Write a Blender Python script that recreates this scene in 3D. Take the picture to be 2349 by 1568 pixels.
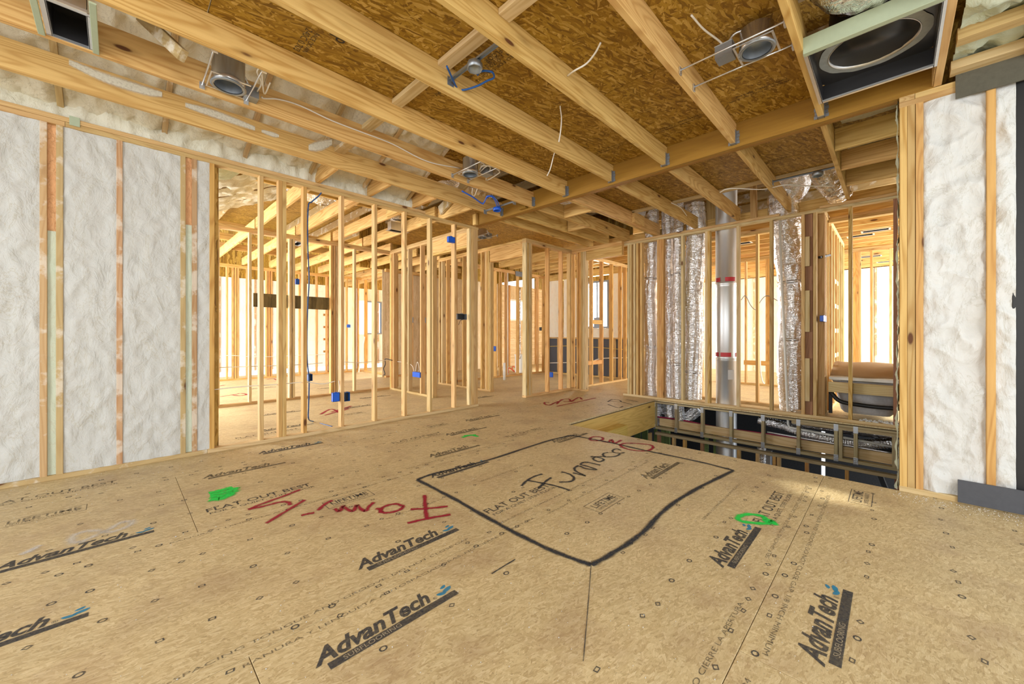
import bpy, bmesh, math, random
from mathutils import Vector, Matrix, noise
random.seed(7)
S = bpy.context.scene
COL = S.collection
for o in list(bpy.data.objects):
    bpy.data.objects.remove(o)

# ------------------------------------------------------------------ camera, light, exposure
FPX = 890.63; TH = math.radians(44.49); HZ = 765.75; CXP = 1174.5; HC = 1.13
cT, sT = math.cos(TH), math.sin(TH)
cam = bpy.data.cameras.new('camera'); camo = bpy.data.objects.new('camera', cam); COL.objects.link(camo)
cam.sensor_fit = 'HORIZONTAL'; cam.sensor_width = 36; cam.lens = 36 * FPX / 2349
cam.shift_y = -(784 - HZ) / 2349; cam.clip_start = 0.05; cam.clip_end = 200
camo.location = (0, 0, HC); camo.rotation_euler = (math.pi / 2, 0, TH - math.pi / 2)
S.camera = camo
S.view_settings.view_transform = 'Standard'; S.view_settings.look = 'None'
S.view_settings.gamma = 1; S.view_settings.use_curve_mapping = False
S.view_settings.exposure = 0.24
W = bpy.data.worlds.new('sky'); S.world = W; W.use_nodes = True
bg = W.node_tree.nodes['Background']; bg.inputs[0].default_value = (0.93, 0.97, 1.0, 1); bg.inputs[1].default_value = 1.55

def area(name, loc, target, sx, sy, power, color=(1, 1, 1)):
    l = bpy.data.lights.new(name, 'AREA'); l.shape = 'RECTANGLE'; l.size = sx; l.size_y = sy
    l.energy = power; l.color = color
    o = bpy.data.objects.new(name, l); COL.objects.link(o); o.location = loc
    o.rotation_euler = (Vector(target) - Vector(loc)).to_track_quat('-Z', 'Y').to_euler()
    return o
LIGHTS = [
    ('window_light_behind_left', (-2.9, 1.2, 1.75), (2.5, 2.6, 1.3), 1.3, 1.5, 62, (1, .985, .96)),
    ('window_light_behind_right', (-.4, -3.1, 1.75), (2.6, 2.0, 1.3), 1.5, 1.5, 82, (1, .985, .96)),
    ('fill_light_family_room', (-1.2, 9.5, 1.5), (8, 10, 1.4), 6.0, 2.2, 520, (1, .98, .95)),  # added fill at the open, unseen side of the left rooms
    ('fill_light_bedrooms', (10.3, -2.6, 1.6), (10.3, 4, 1.4), 6.0, 2.2, 560, (1, .95, .86)),  # added fill, hidden behind the right wall, to brighten the far right rooms
    ('fill_light_hall_end', (12.2, 7.4, 1.7), (11.2, 2, 1.2), 2.4, 2.0, 260, (1, .96, .88)),  # added fill to lift the grey stretch of the outer right wall
    ('window_light_kitchen', (9.5, 5.65, 1.9), (6.5, 5.9, 1.0), 1.0, 1.5, 330, (1, .98, .95)),
    ('window_light_bath', (7.75, 10.0, 2.1), (7.0, 7.2, .4), .8, .9, 330, (1, .96, .9)),
]
for a in LIGHTS: area(*a)
sp = bpy.data.lights.new('floor_patch_spot', 'SPOT'); sp.energy = 800; sp.spot_size = math.radians(5.5); sp.spot_blend = 1; sp.shadow_soft_size = .05; sp.color = (1, .96, .85)  # spot added to make the bright patch on the floor
spo = bpy.data.objects.new('floor_patch_spot', sp); COL.objects.link(spo); spo.location = (3.0, -2.9, 2.3)
spo.rotation_euler = (Vector((3.50, .34, 0)) - Vector((3.0, -2.9, 2.3))).to_track_quat('-Z', 'Y').to_euler()

# ------------------------------------------------------------------ pixel <-> plane (measured with the real camera)
def onZ(px, py, Z=0.0):
    t = (px - CXP) / FPX; v = (HZ - py) / FPX; d = (Z - HC) / v
    return (cT * d + sT * t * d, sT * d - cT * t * d, Z)
def onX(px, py, X):
    t = (px - CXP) / FPX; v = (HZ - py) / FPX; d = X / (cT + sT * t)
    return (X, sT * d - cT * t * d, HC + v * d)
def onY(px, py, Y):
    t = (px - CXP) / FPX; v = (HZ - py) / FPX; d = Y / (sT - cT * t)
    return (cT * d + sT * t * d, Y, HC + v * d)
def yX(px, X): return onX(px, 700, X)[1]
def xY(px, Y): return onY(px, 700, Y)[0]

# ------------------------------------------------------------------ material helpers
class N:
    def __init__(s, name):
        s.m = bpy.data.materials.new(name); s.m.use_nodes = True
        s.t = s.m.node_tree; s.t.nodes.clear()
        s.out = s.t.nodes.new('ShaderNodeOutputMaterial')
        s.b = s.t.nodes.new('ShaderNodeBsdfPrincipled'); s.t.links.new(s.b.outputs[0], s.out.inputs[0])
        s.x = 0
    def n(s, typ, **kw):
        o = s.t.nodes.new(typ)
        for k, v in kw.items():
            if k.startswith('i_'):
                key = k[2:].replace('_', ' ')
                sock = o.inputs[int(key)] if key.isdigit() else o.inputs[key]
                s.set(sock, v)
            else: setattr(o, k, v)
        return o
    def set(s, sock, v):
        if isinstance(v, bpy.types.NodeSocket): s.t.links.new(v, sock)
        else: sock.default_value = v
    def math(s, op, a, b=0.0, clamp=False):
        o = s.t.nodes.new('ShaderNodeMath'); o.operation = op; o.use_clamp = clamp
        s.set(o.inputs[0], a); s.set(o.inputs[1], b); return o.outputs[0]
    def vmul(s, v, k):
        o = s.t.nodes.new('ShaderNodeVectorMath'); o.operation = 'MULTIPLY'; s.set(o.inputs[0], v); o.inputs[1].default_value = k; return o.outputs[0]
    def vadd(s, v, k):
        o = s.t.nodes.new('ShaderNodeVectorMath'); o.operation = 'ADD'; s.set(o.inputs[0], v); s.set(o.inputs[1], k); return o.outputs[0]
    def rot(s, v, ang, sc=(1, 1, 1)):
        o = s.t.nodes.new('ShaderNodeMapping'); s.set(o.inputs[0], v); o.inputs['Rotation'].default_value = ang; o.inputs['Scale'].default_value = sc; return o.outputs[0]
    def noise(s, v, scale, detail=3, rough=.5, dist=0):
        o = s.n('ShaderNodeTexNoise'); s.set(o.inputs['Vector'], v); o.inputs['Scale'].default_value = scale
        o.inputs['Detail'].default_value = detail; o.inputs['Roughness'].default_value = rough; o.inputs['Distortion'].default_value = dist
        return o.outputs[0]
    def vor(s, v, scale, feature='F1'):
        o = s.n('ShaderNodeTexVoronoi'); o.feature = feature; s.set(o.inputs['Vector'], v); o.inputs['Scale'].default_value = scale
        return o
    def ramp(s, f, *stops):
        o = s.n('ShaderNodeValToRGB'); s.set(o.inputs[0], f); e = o.color_ramp.elements
        while len(e) < len(stops): e.new(.5)
        for k, (p, c) in enumerate(stops):
            e[k].position = p; e[k].color = (*c, 1) if len(c) == 3 else c
        return o.outputs[0]
    def mix(s, f, a, b, mode='MIX'):
        o = s.n('ShaderNodeMix'); o.data_type = 'RGBA'; o.blend_type = mode
        s.set(o.inputs[0], f)
        for i, v in ((6, a), (7, b)):
            if isinstance(v, tuple): v = (*v, 1) if len(v) == 3 else v
            s.set(o.inputs[i], v)
        return o.outputs[2]
    def bump(s, h, strength, dist=.01):
        o = s.n('ShaderNodeBump'); s.set(o.inputs['Height'], h); o.inputs['Strength'].default_value = strength; o.inputs['Distance'].default_value = dist
        s.t.links.new(o.outputs[0], s.b.inputs['Normal'])
    def obj(s): return s.n('ShaderNodeTexCoord').outputs['Object']
    def pos(s): return s.n('ShaderNodeNewGeometry').outputs['Position']
    def rnd(s): return s.n('ShaderNodeObjectInfo').outputs['Random']
    def done(s, color, rough=.6, metal=0.0, spec=None):
        if isinstance(color, tuple): color = (*color, 1)
        s.set(s.b.inputs['Base Color'], color); s.set(s.b.inputs['Roughness'], rough); s.set(s.b.inputs['Metallic'], metal)
        if spec is not None: s.b.inputs['Specular IOR Level'].default_value = spec
        return s.m

def plain(name, col, rough=.5, metal=0.0, grain=.06):
    k = N(name); n = k.noise(k.pos(), 40, 3)
    c = k.mix(n, tuple(v * (1 - grain) for v in col), tuple(min(1, v * (1 + grain)) for v in col))
    return k.done(c, rough, metal)

def wood(name, light, dark, knot=(.12, .045, .015), var=.25, knots=True, foam=0.0, rough=.62, pale=(.68, .50, .25)):
    k = N(name); r = k.rnd()
    off = k.n('ShaderNodeCombineXYZ'); k.set(off.inputs[0], k.math('MULTIPLY', r, 57.0)); k.set(off.inputs[1], k.math('MULTIPLY', r, 31.0)); k.set(off.inputs[2], k.math('MULTIPLY', r, 13.0))
    v = k.vadd(k.obj(), off.outputs[0])
    g = k.noise(k.vmul(v, (1.5, 34, 34)), 1.6, 4, .6, .4)
    big = k.noise(k.vmul(v, (.45, 5.5, 5.5)), 1.0, 2, .5, .3)
    ring = k.math('SINE', k.math('MULTIPLY', big, 95.0))
    ring = k.math('MULTIPLY', k.math('ADD', ring, 1.0), .5)
    ring = k.math('POWER', ring, 2.2)
    f = k.math('ADD', k.math('MULTIPLY', g, .55), k.math('MULTIPLY', ring, .33 if knots else .08))
    c = k.ramp(f, (.18, light), (.75, dark))
    # board to board difference
    r2 = k.math('FRACT', k.math('MULTIPLY', r, 7.31))
    c = k.mix(k.math('MULTIPLY', r2, var * 1.5), c, pale)
    hs = k.n('ShaderNodeHueSaturation'); k.set(hs.inputs['Color'], c)
    k.set(hs.inputs['Value'], k.math('ADD', k.math('MULTIPLY', k.math('FRACT', k.math('MULTIPLY', r, 3.77)), var), 1 - var / 2)); 
    k.set(hs.inputs['Hue'], k.math('ADD', k.math('MULTIPLY', k.math('FRACT', k.math('MULTIPLY', r, 11.3)), -.016), .506))
    c = hs.outputs[0]
    if knots:
        vo = k.vor(k.vmul(v, (2.3, 7.0, 7.0)), 1.0)
        sel = k.math('GREATER_THAN', k.n('ShaderNodeSeparateColor', i_0=vo.outputs['Color']).outputs[0], .38)
        kd = k.ramp(vo.outputs['Distance'], (.075, (1, 1, 1)), (.115, (0, 0, 0)))
        halo = k.ramp(vo.outputs['Distance'], (.07, (.5, .5, .5)), (.24, (0, 0, 0)))
        c = k.mix(k.math('MULTIPLY', halo, sel), c, tuple(x * .5 for x in dark))
        c = k.mix(k.math('MULTIPLY', kd, sel), c, knot)
    if foam:
        fn = k.noise(k.pos(), 5, 5, .62)
        fm = k.ramp(fn, (.62 - foam, (0, 0, 0)), (.70 - foam, (1, 1, 1)))
        c = k.mix(k.math('MULTIPLY', fm, .55), c, (.80, .78, .70))
    k.bump(g, .12, .003)
    return k.done(c, rough, 0, .3)

M = {}
M['stud'] = wood('pine_stud', (.65, .45, .19), (.42, .225, .06))
M['pink'] = wood('foamed_stud', (.56, .37, .20), (.42, .22, .09), foam=.10)
M['tan'] = wood('tan_foamed_stud', (.50, .37, .18), (.38, .25, .10), foam=.07)  # second foamed stud tone, tan rather than pinkish
M['orange'] = wood('orange_fir', (.66, .39, .125), (.44, .20, .045), var=.15)
M['red'] = wood('reddish_block', (.36, .17, .09), (.22, .09, .05), var=.1)
M['joist'] = wood('pine_joist', (.74, .50, .18), (.46, .235, .045), var=.14)
M['lvl'] = wood('laminated_beam', (.31, .165, .020), (.19, .085, .008), knots=False, var=.08, pale=(.45, .27, .07))
M['treated'] = wood('yellow_rim_board', (.72, .52, .14), (.52, .34, .06), var=.1)
M['truss'] = wood('weathered_truss_wood', (.42, .35, .20), (.28, .21, .10), var=.15, pale=(.45, .40, .26))
M['pale'] = wood('pale_pine', (.68, .54, .30), (.50, .34, .14), var=.1)

def osb(name, cols, s1, s2, amt, bumpy=.4, bias=None, rough=.55):
    k = N(name); p = k.obj()
    r = k.rnd(); off = k.n('ShaderNodeCombineXYZ'); k.set(off.inputs[0], k.math('MULTIPLY', r, 37.0)); k.set(off.inputs[1], k.math('MULTIPLY', r, 17.0))
    p = k.vadd(p, off.outputs[0])
    w = k.n('ShaderNodeTexNoise'); k.set(w.inputs['Vector'], p); w.inputs['Scale'].default_value = 6; w.inputs['Detail'].default_value = 2
    wv = k.n('ShaderNodeVectorMath'); wv.operation = 'SCALE'; k.set(wv.inputs[0], k.vadd(w.outputs['Color'], (-.5, -.5, -.5))); wv.inputs['Scale'].default_value = .05
    p = k.vadd(p, wv.outputs[0])
    fs = []; ds = []
    for a in (.25, -.55, 1.2):
        q = k.rot(p, (0, 0, a)); vo = k.vor(k.vmul(q, (s1, s2, 1)), 1.0)
        sc = k.n('ShaderNodeSeparateColor', i_0=vo.outputs['Color'])
        fs.append(sc.outputs[0]); ds.append(sc.outputs[1])
    pick1 = k.math('GREATER_THAN', k.math('MULTIPLY', ds[0], 1.0), .45)
    pick2 = k.math('GREATER_THAN', ds[1], .6)
    def mx(f, a, b): 
        o = k.n('ShaderNodeMix'); k.set(o.inputs[0], f); k.set(o.inputs[2], a); k.set(o.inputs[3], b); return o.outputs[0]
    f = mx(pick1, mx(pick2, fs[2], fs[1]), fs[0])
    fine = k.noise(k.rot(p, (0, 0, .25), (s1 * 1.5, s2 * 2.5, 1)), 1.0, 4, .6)
    f2 = k.math('ADD', k.math('MULTIPLY', f, amt), k.math('MULTIPLY', fine, 1 - amt))
    c = k.ramp(f2, *[(.12 + .76 * i / (len(cols) - 1), cc) for i, cc in enumerate(cols)])
    blot = k.noise(p, 2.3, 4, .6)
    hs = k.n('ShaderNodeHueSaturation'); k.set(hs.inputs['Color'], c); k.set(hs.inputs['Value'], k.math('ADD', k.math('MULTIPLY', blot, .35), .82))
    c = hs.outputs[0]
    if bias:
        b2 = k.ramp(k.noise(p, bias[1], 5, .65), (.50, (0, 0, 0)), (.72, (1, 1, 1)))
        c = k.mix(k.math('MULTIPLY', b2, bias[2]), c, bias[0])
        sp = k.ramp(k.noise(p, 130, 2, .5), (.66, (0, 0, 0)), (.72, (1, 1, 1)))
        c = k.mix(k.math('MULTIPLY', sp, .35), c, (.09, .07, .05))
    k.bump(f2, bumpy, .002)
    return k.done(c, rough, 0, .35)
M['osb'] = osb('ceiling_strand_board', [(.15, .068, .006), (.28, .145, .013), (.40, .23, .026), (.62, .40, .11)], 13, 66, .62)
M['floor'] = osb('subfloor_strand_board', [(.34, .24, .115), (.53, .405, .21), (.65, .525, .295), (.81, .69, .46)], 34, 130, .38, .3, ((.32, .20, .12), 2.6, .45), .5)
M['strip'] = osb('dark_strand_strip', [(.06, .045, .015), (.16, .12, .045), (.28, .21, .08)], 11, 40, .5)
M['osbpale'] = osb('pale_strand_board', [(.50, .35, .18), (.62, .47, .27), (.74, .60, .40)], 14, 50, .5)

def foam_mat(name, a, b, edge=(.55, .52, .40), sc=9):
    k = N(name); p = k.pos()
    st = k.vmul(p, (1, 1, .55))
    n1 = k.noise(st, sc, 6, .6, .8); n2 = k.noise(p, 60, 3)
    c = k.mix(n1, a, b)
    cr = k.ramp(k.math('ABSOLUTE', k.math('SUBTRACT', k.noise(k.vmul(p, (1, 1, .3)), 3.2, 6, .7, 1.5), .5)), (0.0, (1, 1, 1)), (.012, (0, 0, 0)))
    c = k.mix(k.math('MULTIPLY', cr, .4), c, edge)
    h = k.math('ADD', n1, k.math('MULTIPLY', n2, .12))
    k.bump(h, .9, .02)
    return k.done(c, .75, 0, .2)
M['foam'] = foam_mat('spray_foam_white', (.54, .56, .545), (.64, .65, .635), (.42, .38, .27), 11)
M['foamr'] = foam_mat('spray_foam_bright', (.60, .61, .60), (.76, .77, .76), (.42, .40, .32), 9)
M['foamg'] = foam_mat('spray_foam_greenish', (.54, .64, .52), (.70, .75, .62))
M['foamy'] = foam_mat('spray_foam_cream', (.66, .65, .54), (.80, .79, .68), (.45, .40, .26), 12)
M['foamo'] = foam_mat('orange_gap_foam', (.80, .42, .20), (.90, .56, .30), (.35, .12, .04), 30)
M['foamc'] = foam_mat('spray_foam_roof', (.60, .55, .42), (.82, .78, .64), (.3, .26, .18), 7)
M['foamw'] = foam_mat('spray_foam_warm', (.80, .74, .60), (.90, .86, .76), (.8, .45, .25), 5)

def foil_mat():
    k = N('crinkled_foil'); p = k.obj()
    n = k.noise(k.vmul(p, (1, 1, 2.4)), 15, 3, .5, 2.2)
    n2 = k.noise(k.vmul(p, (1, 1, 1)), 45, 2)
    k.bump(k.math('ADD', n, k.math('MULTIPLY', n2, .15)), .7, .02)
    c = k.mix(n, (.86, .86, .88), (.96, .96, .97))
    return k.done(c, .2, 1.0)
M['foil'] = foil_mat()
def galv(name, col, rough):
    k = N(name); n = k.noise(k.vmul(k.obj(), (1, 1, .15)), 30, 3)
    c = k.mix(n, tuple(v * .85 for v in col), col)
    return k.done(c, rough, .9)
M['galv'] = galv('galvanised_steel', (.78, .80, .82), .34)
M['hanger'] = galv('hanger_steel', (.38, .42, .47), .45)
M['vent'] = galv('vent_steel', (.80, .82, .84), .42)
M['can'] = galv('lamp_can_steel', (.66, .64, .62), .25)
M['green'] = plain('greenish_coated_metal', (.42, .50, .36), .5, .15)
M['blue'] = plain('blue_plastic', (.004, .10, .62), .4)
M['bluewire'] = plain('blue_cable', (.01, .09, .33), .45)
M['white'] = plain('white_plastic', (.78, .78, .74), .4)
M['wire'] = plain('white_cable', (.78, .74, .66), .5)
M['black'] = plain('black_rubber', (.012, .012, .013), .5)
M['dark'] = plain('dark_mastic_interior', (.02, .02, .022), .35)
M['graybox'] = plain('grey_metal_box', (.20, .21, .23), .45, .4)
M['membrane'] = plain('dark_grey_board', (.075, .08, .095), .7, 0, .15)
M['gasket'] = plain('dark_olive_board', (.095, .09, .065), .7, 0, .25)
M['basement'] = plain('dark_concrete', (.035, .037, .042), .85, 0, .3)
M['greenstud'] = plain('green_lumber', (.30, .42, .14), .7)
M['card'] = plain('brown_cardboard', (.34, .22, .11), .75)
M['tub'] = plain('tub_fibreglass', (.50, .51, .54), .55, 0, .2)
M['redtape'] = plain('red_label_tape', (.55, .03, .04), .5)
M['paper'] = plain('pale_paper_label', (.62, .62, .62), .6)
M['mastic'] = plain('grey_duct_mastic', (.34, .37, .38), .75, 0, .2)
M['redwire'] = plain('red_tube', (.35, .01, .06), .4)
M['redplastic'] = plain('red_orange_plastic', (.80, .08, .03), .5)
M['pinkins'] = plain('pink_insulation', (.75, .42, .30), .9, 0, .3)
def glass_mat():
    k = N('window_glass'); k.done((.9, .97, 1.0), .03); k.b.inputs['Transmission Weight'].default_value = 1; k.b.inputs['IOR'].default_value = 1.02
    return k.m
M['glass'] = glass_mat()

def paint(name, col, wear=.5, soft=False, sc=90, spread=1.0):
    k = N(name); n = k.noise(k.pos(), sc, 4, .7)
    big = k.noise(k.pos(), 7, 3, .6)
    al = k.ramp(k.math('ADD', k.math('MULTIPLY', n, .8), k.math('MULTIPLY', big, .35)), (.30 + .0 * wear, (1, 1, 1)), (.62 + .5 * (1 - wear), (1 - wear,) * 3))
    if soft:
        uv = k.n('ShaderNodeUVMap'); sx = k.n('ShaderNodeSeparateXYZ'); k.set(sx.inputs[0], uv.outputs[0])
        d = k.math('ABSOLUTE', k.math('SUBTRACT', k.math('MULTIPLY', sx.outputs[1], 2.0), 1.0))
        e = k.math('MULTIPLY', k.math('SUBTRACT', 1.0, d), 1.5 * spread, True)
        e = k.math('MULTIPLY', e, k.math('ADD', k.math('MULTIPLY', n, .9), .55), True)
        e = k.math('POWER', e, 1.6)
        al = k.math('MULTIPLY', e, k.math('ADD', k.math('MULTIPLY', n, .35), .72), True)
    k.set(k.b.inputs['Alpha'], al)
    return k.done(col, .7, 0, .2)
M['ink'] = paint('black_ink', (.042, .048, .06), .55)
M['inkfaint'] = paint('faint_ink', (.07, .065, .055), .75)
M['blueink'] = paint('blue_ink', (.02, .25, .45), .5)
M['sprayblack'] = paint('black_spray', (.035, .04, .05), 0, True)
M['sprayred'] = paint('red_spray', (.36, .012, .04), 0, True)
M['spraygreen'] = paint('green_spray', (.02, .72, .10), 0, True)
M['spraywhite'] = paint('white_spray', (.75, .75, .74), 0, True, 90, .5)
M['overspray'] = paint('cream_overspray', (.78, .77, .66), 0, True, 60, 1.2)
M['seam'] = plain('dark_seam_edge', (.14, .095, .05), .9)

# ------------------------------------------------------------------ mesh helpers
_cache = {}
def wm(o):
    m = o.matrix_basis.copy()
    return wm(o.parent) @ o.matrix_parent_inverse @ m if o.parent else m
def link(o, parent=None):
    COL.objects.link(o)
    if parent is not None:
        o.parent = parent; o.matrix_parent_inverse = wm(parent).inverted()
    return o
def tag(o, label=None, cat=None, group=None, kind=None):
    if label: o['label'] = label
    if cat: o['category'] = cat
    if group: o['group'] = group
    if kind: o['kind'] = kind
    return o
def empty(name, loc=(0, 0, 0), label=None, cat=None, group=None, kind=None, parent=None):
    o = bpy.data.objects.new(name, None); o.empty_display_size = .05; o.location = loc
    link(o, parent); return tag(o, label, cat, group, kind)
def struct(name, loc=(0, 0, 0)): return empty(name, loc, kind='structure')
def mesh_obj(name, verts, faces, mat, parent=None, smooth=False, loc=(0, 0, 0), uvs=None):
    me = bpy.data.meshes.new(name); me.from_pydata([tuple(v) for v in verts], [], faces); me.update()
    if smooth: me.polygons.foreach_set('use_smooth', [True] * len(me.polygons))
    if uvs:
        u = me.uv_layers.new(name='UVMap')
        for i, l in enumerate(me.loops): u.data[i].uv = uvs[l.vertex_index]
    me.materials.append(mat); o = bpy.data.objects.new(name, me); o.location = loc
    return link(o, parent)
def bmesh_obj(name, bm, mat, parent=None, smooth=False, loc=(0, 0, 0)):
    me = bpy.data.meshes.new(name); bm.to_mesh(me); bm.free()
    if smooth: me.polygons.foreach_set('use_smooth', [True] * len(me.polygons))
    me.materials.append(mat); o = bpy.data.objects.new(name, me); o.location = loc
    return link(o, parent)
def board_mesh(L, b, t, mat, ch=.0025):
    key = (round(L, 3), round(b, 3), round(t, 3), mat.name)
    if key in _cache: return _cache[key]
    ch = min(ch, b * .2, t * .2); x = L / 2; y = b / 2; z = t / 2
    ring = [(y - ch, -z), (y, -z + ch), (y, z - ch), (y - ch, z), (-y + ch, z), (-y, z - ch), (-y, -z + ch), (-y + ch, -z)]
    V = [(-x, a, c_) for a, c_ in ring] + [(x, a, c_) for a, c_ in ring]
    Fc = [(i, (i + 1) % 8, 8 + (i + 1) % 8, 8 + i) for i in range(8)] + [tuple(range(7, -1, -1)), tuple(range(8, 16))]
    me = bpy.data.meshes.new('board'); me.from_pydata(V, [], Fc); me.update(); me.materials.append(mat)
    _cache[key] = me; return me
def bx(name, x0, x1, y0, y1, z0, z1, mat, parent=None):
    if x1 < x0: x0, x1 = x1, x0
    if y1 < y0: y0, y1 = y1, y0
    if z1 < z0: z0, z1 = z1, z0
    dx, dy, dz = x1 - x0, y1 - y0, z1 - z0; m = M[mat] if isinstance(mat, str) else mat
    c_ = ((x0 + x1) / 2, (y0 + y1) / 2, (z0 + z1) / 2)
    if dx >= dy and dx >= dz: me = board_mesh(dx, dy, dz, m); r = (0, 0, 0)
    elif dy >= dx and dy >= dz: me = board_mesh(dy, dx, dz, m); r = (0, 0, math.pi / 2)
    else: me = board_mesh(dz, dy, dx, m); r = (0, -math.pi / 2, 0)
    o = bpy.data.objects.new(name, me); o.location = c_; o.rotation_euler = r
    return link(o, parent)
def bar(name, p0, p1, w, t, mat, parent=None, up=(0, 0, 1)):
    p0 = Vector(p0); p1 = Vector(p1); d = p1 - p0; L = d.length; d.normalize(); u = Vector(up)
    y = u.cross(d).normalized(); z = d.cross(y)
    R = Matrix((d, y, z)).transposed()
    o = bpy.data.objects.new(name, board_mesh(L, w, t, M[mat])); o.location = (p0 + p1) / 2; o.rotation_euler = R.to_euler()
    return link(o, parent)
def smooth_path(P, n=6):
    P = [Vector(p) for p in P]
    if len(P) < 3: return P
    out = []
    Q = [P[0] * 2 - P[1]] + P + [P[-1] * 2 - P[-2]]
    for i in range(1, len(Q) - 2):
        a, b, c_, d = Q[i - 1:i + 3]
        for k in range(n):
            t = k / n
            out.append(.5 * ((2 * b) + (c_ - a) * t + (2 * a - 5 * b + 4 * c_ - d) * t * t + (-a + 3 * b - 3 * c_ + d) * t ** 3))
    out.append(P[-1]); return out
def tube(name, P, r, mat, parent=None, seg=8, sm=5, prof=None, loc=(0, 0, 0)):
    P = smooth_path(P, sm) if sm else [Vector(p) for p in P]
    V = []; Fc = []; n = len(P); prev = None
    for i, p in enumerate(P):
        d = (P[min(i + 1, n - 1)] - P[max(i - 1, 0)]).normalized()
        if prev is None:
            a = Vector((0, 0, 1)) if abs(d.z) < .9 else Vector((1, 0, 0)); u = d.cross(a).normalized()
        else: u = (prev - d * prev.dot(d)).normalized()
        prev = u; w = d.cross(u)
        for k in range(seg):
            an = 2 * math.pi * k / seg; rr = prof(i, n, an, p) if prof else r
            V.append(p + (u * math.cos(an) + w * math.sin(an)) * rr)
    for i in range(n - 1):
        for k in range(seg):
            k2 = (k + 1) % seg; Fc.append((i * seg + k, i * seg + k2, (i + 1) * seg + k2, (i + 1) * seg + k))
    Fc.append(tuple(range(seg - 1, -1, -1))); Fc.append(tuple((n - 1) * seg + k for k in range(seg)))
    return mesh_obj(name, V, Fc, M[mat], parent, True)
def cyl(name, c0, c1, r, mat, parent=None, seg=32): return tube(name, [c0, c1], r, mat, parent, seg, 0)
def lathe(name, prof, center, mat, parent=None, seg=40):
    V = []; Fc = []
    for (r, z) in prof:
        for k in range(seg):
            a = 2 * math.pi * k / seg; V.append((r * math.cos(a), r * math.sin(a), z))
    for i in range(len(prof) - 1):
        for k in range(seg):
            k2 = (k + 1) % seg; Fc.append((i * seg + k, i * seg + k2, (i + 1) * seg + k2, (i + 1) * seg + k))
    return mesh_obj(name, V, Fc, M[mat], parent, True, center)
def foam_sheet(name, f, nu, nv, mat, parent, amp=.012, seed=0, sc=9, sharp=0):
    """f(u,v) -> (point, normal); lumpy sprayed surface"""
    V = []; Fc = []
    for j in range(nv + 1):
        for i in range(nu + 1):
            u = i / nu; v = j / nv; p, nrm = f(u, v)
            q = Vector(p); s_ = Vector((q.x, q.y, q.z * .7)) * sc + Vector((seed * 7.1, seed * 3.3, 0))
            h = noise.fractal(s_, 1.0, 2.1, 3) * amp
            big = noise.noise(q * 2.2 + Vector((seed, 0, 0))) * amp * 1.2
            rid = (1 - abs(noise.noise(s_ * .8))) ** 3 * amp * sharp
            e = min(u, 1 - u) * nu / 2.0; ed = min(1, e) 
            V.append(q + Vector(nrm) * ((h + big + rid) * (.4 + .6 * ed)))
    for j in range(nv):
        for i in range(nu):
            a = j * (nu + 1) + i; Fc.append((a, a + 1, a + nu + 2, a + nu + 1))
    return mesh_obj(name, V, Fc, M[mat], parent, True)
def foam_Y(parent, x0, x1, Y, z0, z1, mat='foam', amp=.01, res=.02, sc=9, sharp=.6, name='spray_foam'):
    return foam_sheet(name, lambda u, v: ((x0 + (x1 - x0) * u, Y, z0 + (z1 - z0) * v), (0, -1, 0)), max(3, int(abs(x1 - x0) / res)), max(3, int((z1 - z0) / res)), mat, parent, amp, x0, sc, sharp)
def foam_X(parent, y0, y1, X, z0, z1, mat='foam', amp=.01, res=.02, sc=9, sharp=.6, name='spray_foam'):
    return foam_sheet(name, lambda u, v: ((X, y0 + (y1 - y0) * u, z0 + (z1 - z0) * v), (-1, 0, 0)), max(3, int(abs(y1 - y0) / res)), max(3, int((z1 - z0) / res)), mat, parent, amp, y0, sc, sharp)
ZP, ZB, TK = 2.756, 2.832, .038

def frame_X(w, Y, x0, x1, studs, th=.089, mat='stud', plate='stud', zb=0.0, zt=ZB, near='R', gaps=()):
    """wall running along X with near face at Y. studs = list of near face left edges (x)"""
    segs = [(x0, x1)]
    for g0, g1 in gaps:
        segs = [q for a, b in segs for q in ((a, g0), (g1, b)) if q[1] - q[0] > .01] if any(a < g0 < b for a, b in segs) else segs
    for a, b in segs: bx('bottom_plate', a, b, Y, Y + th, zb, zb + TK, plate, w)
    bx('top_plate', x0, x1, Y, Y + th, zt - .076, zt - TK - .001, plate, w); bx('top_plate', x0, x1, Y, Y + th, zt - TK, zt, plate, w)
    for s in studs:
        m = mat
        if isinstance(s, tuple): s, m = s
        bx('stud', s, s + TK, Y + .001, Y + th - .001, zb + TK, zt - .076, m, w)
def frame_Y(w, X, y0, y1, studs, th=.089, mat='stud', plate='stud', zb=0.0, zt=ZB, nobot=()):
    segs = [(y0, y1)]
    for g0, g1 in nobot:
        segs = [q for a, b in segs for q in ((a, g0), (g1, b)) if q[1] - q[0] > .01] if any(a <= g0 < b for a, b in segs) else segs
    for a, b in segs: bx('bottom_plate', X, X + th, a, b, zb, zb + TK, plate, w)
    bx('top_plate', X, X + th, y0, y1, zt - .076, zt - TK - .001, plate, w); bx('top_plate', X, X + th, y0, y1, zt - TK, zt, plate, w)
    for s in studs:
        m = mat
        if isinstance(s, tuple): s, m = s
        bx('stud', X + .001, X + th - .001, s, s + TK, zb + TK, zt - .076, m, w)

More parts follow.
